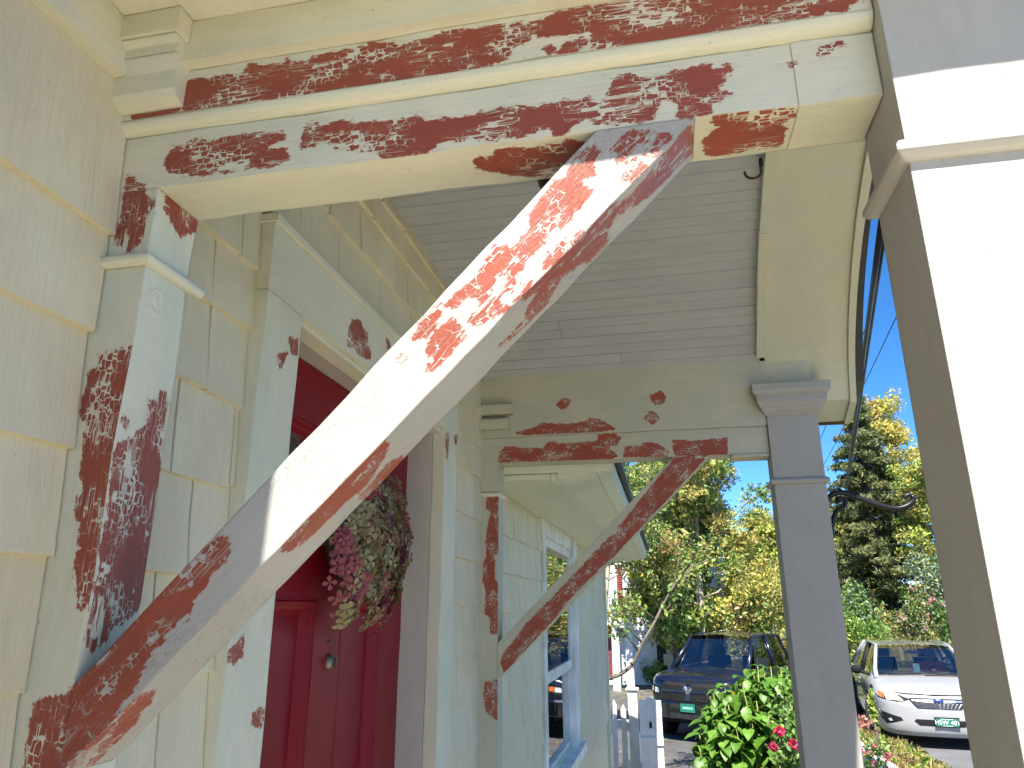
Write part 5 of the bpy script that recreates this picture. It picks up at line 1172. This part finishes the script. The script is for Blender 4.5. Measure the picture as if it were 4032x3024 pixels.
# greenhouse
aB, aT = (-.95, .70, .985), (-1.72, .555, 1.405)
quadsheet('windscreen', (-.93, -.69, .985), (-.93, .69, .985), (-1.70, .55, 1.405), (-1.70, -.55, 1.405), M['car_glass'], car, .10, 10, (1, 0, .55))
mb = MB(); n = 10; V = []; F = []
for j in range(n + 1):
    for i in range(n + 1):
        u, v = i / n * 2 - 1, j / n; x = -1.66 - 2.15 * v; w = (.565 + .03 * math.sin(math.pi * v) - .03 * v)
        V.append((x + .10 * (1 - u * u) * (1 - v), w * u, 1.405 + .062 * math.sin(math.pi * (.18 + .62 * v)) + .035 * (1 - u * u) - .02 - .05 * v * v))
for j in range(n):
    for i in range(n): q = j * (n + 1) + i; F.append((q, q + 1, q + n + 2, q + n + 1))
mk('roof', V, F, M['car_paint'], car, smooth=True)
for s in (1, -1):
    MB().tube([(-.80, .735 * s, .945), (-1.05, .715 * s, 1.06), (-1.40, .645 * s, 1.26), (-1.74, .575 * s, 1.415), (-2.2, .595 * s, 1.44), (-3.0, .595 * s, 1.44), (-3.75, .56 * s, 1.36)], [.038, .036, .034, .034, .032, .032, .04], 8).build('pillar', M['car_paint'], car, True)
    MB().tube([(-2.35, .80 * s, .97), (-2.5, .61 * s, 1.42)], [.05, .045], 8).build('pillar', M['black_plastic'], car, True)
    MB().tube([(-4.05, .76 * s, .98), (-3.45, .595 * s, 1.40)], [.10, .05], 8).build('pillar', M['car_paint'], car, True)
    quadsheet('side_window', (-1.15, .80 * s, .97), (-2.33, .80 * s, .97), (-2.46, .60 * s, 1.40), (-1.80, .60 * s, 1.40), M['car_glass'], car, .02, 6, (0, s, 0))
    quadsheet('side_window', (-2.42, .80 * s, .97), (-3.75, .79 * s, .99), (-3.45, .60 * s, 1.39), (-2.55, .60 * s, 1.41), M['car_glass'], car, .02, 6, (0, s, 0))
    mb = MB(); V = []; F = []
    for k, (d, a, b) in enumerate(((-.115, .055, .075), (-.07, .09, .10), (0, .10, .105), (.06, .085, .09), (.085, .04, .05))):
        for i in range(10): t = 2 * math.pi * i / 10; V.append((-1.22 + d * .6, (.99) * s + a * math.cos(t) * s, 1.04 + b * .72 * math.sin(t)))
    for k in range(4):
        for i in range(10): F.append((k * 10 + i, k * 10 + (i + 1) % 10, k * 10 + 10 + (i + 1) % 10, k * 10 + 10 + i))
    F += [tuple(range(10)), tuple(40 + i for i in range(10))]
    mr = mk('wing_mirror', V, F, M['black_plastic'], car, smooth=True); fix_normals(mr.data)
    MB().tube([(-1.12, .80 * s, .96), (-1.20, .93 * s, 1.01)], .025, 6).build('mirror_stalk', M['black_plastic'], mr)
    # lamps, fog recess
    cb_.patch('headlight', [(.36 * s, .70), (.55 * s, .665), (.80 * s, .69), (.868 * s, .79), (.862 * s, .85), (.62 * s, .79)], M['black_plastic'], car, .006)
    cb_.patch('headlight', [(.48 * s, .688), (.70 * s, .69), (.72 * s, .79), (.58 * s, .772)], M['lamp_on'] if s < 0 else M['lens'], car, .012)
    cb_.patch('indicator', [(.725 * s, .70), (.79 * s, .71), (.81 * s, .81), (.74 * s, .80)], M['amber'], car, .012)
    cb_.patch('fog_recess', [(.52 * s, .40), (.74 * s, .335), (.80 * s, .40), (.83 * s, .52), (.66 * s, .47), (.54 * s, .44)], M['black_plastic'], car, .006)
    cb_.patch('fog_lamp', [(.66 * s, .385), (.70 * s, .375), (.715 * s, .41), (.675 * s, .42)], M['lens'], car, .012, 2)
cb_.patch('grille', [(-.40, .70), (-.385, .725), (.385, .725), (.40, .70), (.30, .585), (-.30, .585)], M['black_plastic'], car, .007)
cb_.patch('grille_bar', [(-.36, .685), (-.36, .71), (.36, .71), (.36, .685), (.08, .672), (-.08, .672)], M['chrome'], car, .016)
for k in range(4):
    z = .598 + k * .019; w = .29 + k * .018
    mb = MB(); mb.tube([(cb_.fx(-w + 2 * w * i / 24, z) + .010, -w + 2 * w * i / 24, z + .006 * ((i % 2) * 2 - 1)) for i in range(25)], .004, 4).build('grille_mesh', M['alloy'], car)
V = []; F = []
for r, d in ((1, .0), (.9, .008), (0, .012)):
    for i in range(20): t = 2 * math.pi * i / 20; V.append((cb_.fx(0, .69) + .020 + d, .075 * r * math.cos(t), .692 + .038 * r * math.sin(t)))
for k in range(2):
    for i in range(20): F.append((k * 20 + i, k * 20 + (i + 1) % 20, k * 20 + 20 + (i + 1) % 20, k * 20 + 20 + i))
bd = mk('badge', V, F, M['blue'], car, smooth=True)
mb = MB(); bx_ = cb_.fx(0, .69) + .031
for (y, z, r) in ((-.028, .696, .009), (-.006, .702, .006), (.014, .700, .006), (.034, .698, .006), (.004, .684, .006), (.026, .684, .006)):
    r *= .55; mb.add([(bx_, y - r, z), (bx_, y, z - r), (bx_, y + r, z), (bx_, y, z + r)], [(0, 1, 2, 3)])
mb.build('star', M['chrome'], bd)
cb_.patch('lower_grille', [(-.37, .40), (-.34, .43), (.34, .43), (.37, .40), (.30, .345), (-.30, .345)], M['black_plastic'], car, .006)
cb_.patch('hood_seam', [(-.60, .783), (0, .757), (.60, .783), (.60, .787), (0, .761), (-.60, .787)], M['black_plastic'], car, .002, 6)
lp = box('licence_plate', .028, .036, -.10, .235, .335, .475, M['black_plastic'], car, warp=0, res=1)
box('plate_sheet', .0362, .0385, -.083, .218, .35, .46, M['green_plate'], lp, warp=0, res=1)
text('plate_number', 'HSW 481', .085, M['plate_text'], lp, (.040, .068, .402), FRONT)
box('plate_line', .0387, .040, -.02, .155, .448, .454, M['plate_text'], lp, warp=0, res=1); box('plate_line', .0387, .040, .0, .135, .356, .362, M['plate_text'], lp, warp=0, res=1)
for k in range(2): MB().tube([(-.86, -.55 + k * .55, .985 + .01), (-.90, -.05 + k * .55, 1.02)], .008, 5).build('wiper', M['black_plastic'], car)
MB().tube([(-3.3, -.05, 1.44), (-3.55, -.05, 1.62)], .006, 5).build('aerial', M['black_plastic'], car)
for x, st_ in ((-.90, -.25), (-3.55, 0)):
    for s in (1, -1):
        V = [(x + .40 * math.cos(math.pi * 2 * k / 24), .893 * s, max(.16, .34 + .40 * math.sin(math.pi * 2 * k / 24))) for k in range(24)]
        mk('wheel_arch', [(a, b - .0, c) for a, b, c in V] + [(a, b - .05 * s, c) for a, b, c in V], [tuple(range(24))] + [(k, (k + 1) % 24, 24 + (k + 1) % 24, 24 + k) for k in range(24)], M['black_plastic'], car)
        wheel(car, x, .80 * s + (.02 * s), .325, .22, st_)
for s in (1, -1):
    for xx in (-2.42,): box('door_seam', xx, xx + .008, .8925 * s if s > 0 else -.894, .894 if s > 0 else -.8925, .30, .95, M['black_plastic'], car, warp=0, res=1)
    box('door_handle', -2.30, -2.14, .89 * s - .012, .89 * s + .012, .82, .845, M['car_paint'], car, warp=0, res=1)
    box('door_handle', -3.35, -3.19, .885 * s - .012, .885 * s + .012, .83, .855, M['car_paint'], car, warp=0, res=1)
box('dashboard', -1.50, -1.02, -.66, .66, .80, 1.0, M['seat'], car, warp=0, res=1)
for y in (-.36, .36):
    box('seat', -2.75, -2.25, y - .24, y + .24, .45, .60, M['seat'], car, warp=0, res=1)
    hexa('seat_back', [(-2.70, y - .24, .60), (-2.56, y - .24, .60), (-2.56, y + .24, .60), (-2.70, y + .24, .60), (-2.92, y - .20, 1.16), (-2.82, y - .20, 1.16), (-2.82, y + .20, 1.16), (-2.92, y + .20, 1.16)], M['seat'], car, res=1, warp=0)
    box('headrest', -2.93, -2.84, y - .11, y + .11, 1.17, 1.31, M['seat'], car, warp=0, res=1)
box('rear_view_mirror', -1.66, -1.63, -.11, .11, 1.29, 1.34, M['seat'], car, warp=0, res=1)
V, F = [], []
for k in range(20):
    t = 2 * math.pi * k / 20; V.append((-1.62 + .07 * math.sin(t), .36 + .18 * math.cos(t), .95 + .17 * math.sin(t)))
MB().tube(V + [V[0]], .014, 6).build('steering_wheel', M['black_plastic'], car)
tag(box('hanging_tag', 0, .004, -.05, .05, -.17, 0, simple('pale_blue_card', (.25, .50, .62), .6), None, warp=0, res=1), 'pale blue card hanging from the car mirror behind the windscreen', 'card')
tagc = bpy.data.objects['hanging_tag']; tagc.rotation_euler = (0, 0, R(-98)); tagc.location = car.matrix_world.inverted() and Matrix.LocRotScale(car.location, car.rotation_euler, None) @ Vector((-1.60, 0, 1.13))

# driver: one skinned body, cap and vest as children
def skin_body(name, joints, edges, mat, parent, root, sub=2):
    me = bpy.data.meshes.new(name); me.from_pydata([j[0] for j in joints], edges, []); o = bpy.data.objects.new(name, me); C.objects.link(o)
    sk = o.modifiers.new('skin', 'SKIN'); me.skin_vertices.new() if not me.skin_vertices else None
    for i, j in enumerate(joints):
        r = j[1]; me.skin_vertices[0].data[i].radius = (r, r) if not hasattr(r, '__len__') else r
        me.skin_vertices[0].data[i].use_root = (i == root)
    ss = o.modifiers.new('sub', 'SUBSURF'); ss.levels = sub; ss.render_levels = sub
    bpy.context.view_layer.update(); m2 = bpy.data.meshes.new_from_object(o.evaluated_get(bpy.context.evaluated_depsgraph_get()))
    bpy.data.objects.remove(o); m2.materials.clear(); m2.materials.append(mat); m2.polygons.foreach_set('use_smooth', [True] * len(m2.polygons))
    o = bpy.data.objects.new(name, m2); C.objects.link(o); o.parent = parent; return o
M['skin'] = simple('skin', (.42, .24, .17), .55, var=.1)
M['vest'] = simple('orange_shirt', (.85, .16, .02), .7, var=.1)
M['camo'] = simple('camouflage_cloth', (.20, .19, .11), .9, var=.75, scale=(22, 22, 22))
pm = Matrix.LocRotScale(car.location, car.rotation_euler, None) @ Vector((-2.42, .36, .60))
person = tag(empty('person', pm, R(-98)), 'person in camouflage cap and orange shirt driving the white car', 'person')
J = [((0, 0, .06), (.15, .17)), ((.0, 0, .22), (.13, .16)), ((-.03, 0, .40), (.12, .18)), ((-.03, 0, .50), (.07, .10)), ((-.01, 0, .565), .05), ((.01, 0, .63), .075), ((.02, 0, .70), .088), ((.01, 0, .76), .07),
     ((-.03, .19, .46), .062), ((.08, .29, .27), .048), ((.32, .30, .40), .036), ((.39, .31, .45), .026),
     ((-.03, -.19, .46), .062), ((.10, -.24, .25), .048), ((.40, -.10, .36), .036), ((.53, -.06, .40), .026),
     ((.22, .10, .04), .085), ((.42, .11, .06), .07), ((.62, .11, -.28), .05), ((.22, -.10, .04), .085), ((.42, -.11, .06), .07), ((.62, -.11, -.28), .05)]
E_ = [(0, 1), (1, 2), (2, 3), (3, 4), (4, 5), (5, 6), (6, 7), (2, 8), (8, 9), (9, 10), (10, 11), (2, 12), (12, 13), (13, 14), (14, 15), (0, 16), (16, 17), (17, 18), (0, 19), (19, 20), (20, 21)]
for wi, (wx, wy, wz) in ((11, (.39, .31, .45)), (15, (.53, -.06, .40))):
    for f in range(4):
        b = len(J); dy = (f - 1.5) * .020
        J += [((wx + .045, wy + dy, wz + .02), .0095), ((wx + .075, wy + dy * 1.1, wz + .012 - .003 * abs(f - 1)), .0085), ((wx + .085, wy + dy * 1.1, wz - .015), .0075)]
        E_ += [(wi, b), (b, b + 1), (b + 1, b + 2)]
    b = len(J); J += [((wx + .02, wy - .035, wz + .012), .010), ((wx + .045, wy - .045, wz + .0), .0085)]; E_ += [(wi, b), (b, b + 1)]
body = skin_body('body', J, E_, M['skin'], person, 0)
def shell(name, zlo, zhi, mat, grow, test):
    me = body.data; V = [v.co + v.normal * grow for v in me.vertices]; F = [tuple(p.vertices) for p in me.polygons if test(p.center)]
    used = sorted({i for f in F for i in f}); mp_ = {a: b for b, a in enumerate(used)}
    o = mk(name, [V[i] for i in used], [tuple(mp_[i] for i in f) for f in F], mat, person, smooth=True); return o
shell('shirt', 0, 0, M['vest'], .012, lambda c: c.z < .53 and c.z > .10 and c.x < .16 and abs(c.y) < .36)
shell('trousers', 0, 0, M['seat'], .012, lambda c: c.z < .16 and c.x < .60 and abs(c.y) < .24)
cp = shell('cap', 0, 0, M['camo'], .014, lambda c: c.z > .712)
prism('cap_peak', [(.06, .715), (.17, .700), (.17, .706), (.06, .730)], 1, -.065, .065, M['camo'], cp).data.transform(Matrix.Identity(4))
mb = MB()
for s in (1, -1): mb.add([(.095, s * .03 - .012, .690), (.097, s * .03 + .012, .690), (.098, s * .03 + .010, .699), (.096, s * .03 - .010, .699)], [(0, 1, 2, 3)])
mb.build('eye', M['black_plastic'], person)
MB().tube([(.085, 0, .69), (.108, 0, .665), (.09, 0, .655)], [.008, .013, .008], 6).build('nose', M['skin'], person, True)
MB().tube([(.085, -.022, .632), (.093, 0, .63), (.085, .022, .632)], [.004, .006, .004], 6).build('mouth', simple('lips', (.30, .12, .10), .6), person, True)
for s in (1, -1): MB().tube([(.0, s * .088, .71), (-.008, s * .098, .69), (.0, s * .088, .655)], [.010, .016, .008], 6).build('ear', M['skin'], person, True)

# ---- dark navy pickup
trk = tag(empty('pickup_truck', (.93, 16.1, -.555), R(-115)), 'dark navy pickup truck with black grille and chrome badge parked nose out', 'truck')
tb = Body([(0, 0), (-.015, .40), (-.07, .65), (-.19, .85), (-.38, .955), (-.62, 1.0), (-1.2, 1.01), (-2.5, 1.01), (-4.5, 1.01), (-5.6, 1.0), (-5.78, .95), (-5.8, .5), (-5.8, 0)],
          [(.46, 0), (0, .06), (.08, .01), (.25, 0), (.5, -.012), (.75, .005), (.88, .02), (.95, .055), (1.0, .13)],
          [(0, 1.16), (.12, 1.22), (.5, 1.27), (1.3, 1.33), (1.9, 1.32), (5.8, 1.34)], .05)
tb.build('body', M['truck_paint'], trk)
quadsheet('windscreen', (-1.28, -.80, 1.34), (-1.28, .80, 1.34), (-2.02, .66, 1.96), (-2.02, -.66, 1.96), M['car_glass'], trk, .10, 10, (1, 0, .6))
V = []; F = []; n = 10
for j in range(n + 1):
    for i in range(n + 1):
        u, v = i / n * 2 - 1, j / n; V.append((-1.97 - 1.95 * v + .08 * (1 - u * u) * (1 - v), .69 * u, 1.96 + .05 * math.sin(math.pi * (.15 + .7 * v)) + .04 * (1 - u * u)))
for j in range(n):
    for i in range(n): q = j * (n + 1) + i; F.append((q, q + 1, q + n + 2, q + n + 1))
mk('roof', V, F, M['truck_paint'], trk, smooth=True)
for s in (1, -1):
    MB().tube([(-1.18, .87 * s, 1.31), (-2.03, .70 * s, 1.96), (-2.9, .71 * s, 2.0), (-3.9, .69 * s, 1.96), (-4.05, .86 * s, 1.33)], [.055, .045, .042, .05, .07], 8).build('pillar', M['truck_paint'], trk, True)
    MB().tube([(-2.75, .93 * s, 1.33), (-2.85, .73 * s, 1.98)], [.06, .05], 8).build('pillar', M['truck_paint'], trk, True)
    quadsheet('side_window', (-1.45, .92 * s, 1.33), (-2.70, .93 * s, 1.33), (-2.80, .72 * s, 1.95), (-2.10, .71 * s, 1.94), M['tint_glass'], trk, .02, 6, (0, s, 0))
    quadsheet('side_window', (-2.82, .93 * s, 1.33), (-3.95, .90 * s, 1.33), (-3.85, .71 * s, 1.94), (-2.90, .72 * s, 1.95), M['tint_glass'], trk, .02, 6, (0, s, 0))
    mr = box('wing_mirror', -1.62, -1.48, 1.08 * s - .12, 1.08 * s + .12, 1.34, 1.58, M['dark_chrome'], trk, warp=0, res=1)
    box('mirror_glass', -1.626, -1.6205, 1.08 * s - .10, 1.08 * s + .10, 1.36, 1.56, M['chrome'], mr, warp=0, res=1)
    MB().tube([(-1.50, .93 * s, 1.36), (-1.56, 1.0 * s, 1.40)], .03, 6).build('mirror_stalk', M['black_plastic'], mr)
    tb.patch('headlight', [(.64 * s, .86), (.86 * s, .87), (.935 * s, .93), (.94 * s, 1.08), (.84 * s, 1.06), (.64 * s, 1.03)], M['black_plastic'], trk, .008)
    tb.patch('headlight', [(.68 * s, .92), (.80 * s, .92), (.80 * s, 1.02), (.68 * s, 1.01)], M['lens'], trk, .014, 3)
    tb.patch('indicator', [(.84 * s, .93), (.90 * s, .95), (.91 * s, 1.04), (.84 * s, 1.02)], M['amber'], trk, .014, 3)
    tb.patch('fog_lamp', [(.60 * s, .56), (.70 * s, .56), (.70 * s, .64), (.60 * s, .64)], M['lens'], trk, .062, 3)
    for xh in (-2.55, -3.70): box('door_handle', xh, xh + .20, 1.02 * s - .022, 1.02 * s + .022, 1.12, 1.16, M['chrome'], trk, warp=0, res=1)
    for xs_ in (-1.30, -2.78, -4.02): box('door_seam', xs_, xs_ + .012, min(1.018 * s, 1.024 * s), max(1.018 * s, 1.024 * s), .55, 1.30, M['black_plastic'], trk, warp=0, res=1)
    for x in (-.98, -4.55):
        V = [(x + .50 * math.cos(math.pi * 2 * k / 28), 1.0235 * s, max(.42, .42 + .50 * math.sin(math.pi * 2 * k / 28))) for k in range(28)]
        mk('wheel_arch', V + [(a, b - .05 * s, c) for a, b, c in V], [tuple(range(28))] + [(k, (k + 1) % 28, 28 + (k + 1) % 28, 28 + k) for k in range(28)], M['black_plastic'], trk)
        wheel(trk, x, .93 * s, .41, .27)
tb.patch('grille', [(-.60, .84), (-.61, 1.10), (-.52, 1.14), (.52, 1.14), (.61, 1.10), (.60, .84), (.52, .80), (-.52, .80)], M['black_plastic'], trk, .012)
tb.patch('grille_bar', [(-.055, .81), (-.055, 1.13), (.055, 1.13), (.055, .81)], M['truck_paint'], trk, .026, 3)
tb.patch('grille_bar', [(-.58, .955), (-.58, 1.0), (.58, 1.0), (.58, .955)], M['truck_paint'], trk, .024, 6)
bx_ = tb.fx(0, 1.0) + .03
bg = mk('ram_badge', [(bx_, -.030, .925), (bx_, .030, .925), (bx_, .055, .985), (bx_, .085, 1.0), (bx_, .095, 1.05), (bx_, .060, 1.085), (bx_, .025, 1.065), (bx_, -.025, 1.065), (bx_, -.060, 1.085), (bx_, -.095, 1.05), (bx_, -.085, 1.0), (bx_, -.055, .985), (bx_ + .03, 0, 1.0)],
   [(i, (i + 1) % 12, 12) for i in range(12)], M['chrome'], trk)
bg.name = 'badge'
V = []; F = []; n = 21
for k in range(n):
    y = -.98 + 1.96 * k / (n - 1); x = tb.fx(min(.93, abs(y)), .62) + .055 - (.12 * max(0, abs(y) - .85))
    for z, o_ in ((.46, -.02), (.48, .0), (.74, .0), (.775, -.03)): V.append((x + o_, y, z))
for k in range(n - 1):
    for j in range(3): F.append((k * 4 + j, k * 4 + 4 + j, k * 4 + 5 + j, k * 4 + 1 + j))
bmp = mk('bumper', V, F, M['dark_chrome'], trk, smooth=False); fix_normals(bmp.data)
tb.patch('bumper_trim', [(-.90, .485), (-.90, .52), (.90, .52), (.90, .485)], M['chrome'], bmp, .062, 10)
tb.patch('air_intake', [(-.42, .55), (-.42, .66), (.42, .66), (.42, .55)], M['black_plastic'], bmp, .060, 6)
lp = box('licence_plate', .066, .074, -.155, .155, .60, .755, M['green_plate'], trk, warp=0, res=1)
box('plate_band', .0742, .0755, -.11, .11, .655, .70, simple('plate_pale', (.22, .48, .40), .5), lp, warp=0, res=1)
box('chassis', -5.5, -.3, -.80, .80, .34, .47, M['black_plastic'], trk, warp=0, res=2)
box('dashboard', -1.95, -1.45, -.80, .80, 1.05, 1.30, M['seat'], trk, warp=0, res=1)
for y in (-.42, .42):
    box('seat_back', -3.0, -2.85, y - .26, y + .26, .9, 1.52, M['seat'], trk, warp=0, res=1); box('headrest', -3.0, -2.9, y - .13, y + .13, 1.53, 1.70, M['seat'], trk, warp=0, res=1)
box('floor_pan', -3.9, -1.35, -.9, .9, .72, .80, M['seat'], trk, warp=0, res=2)
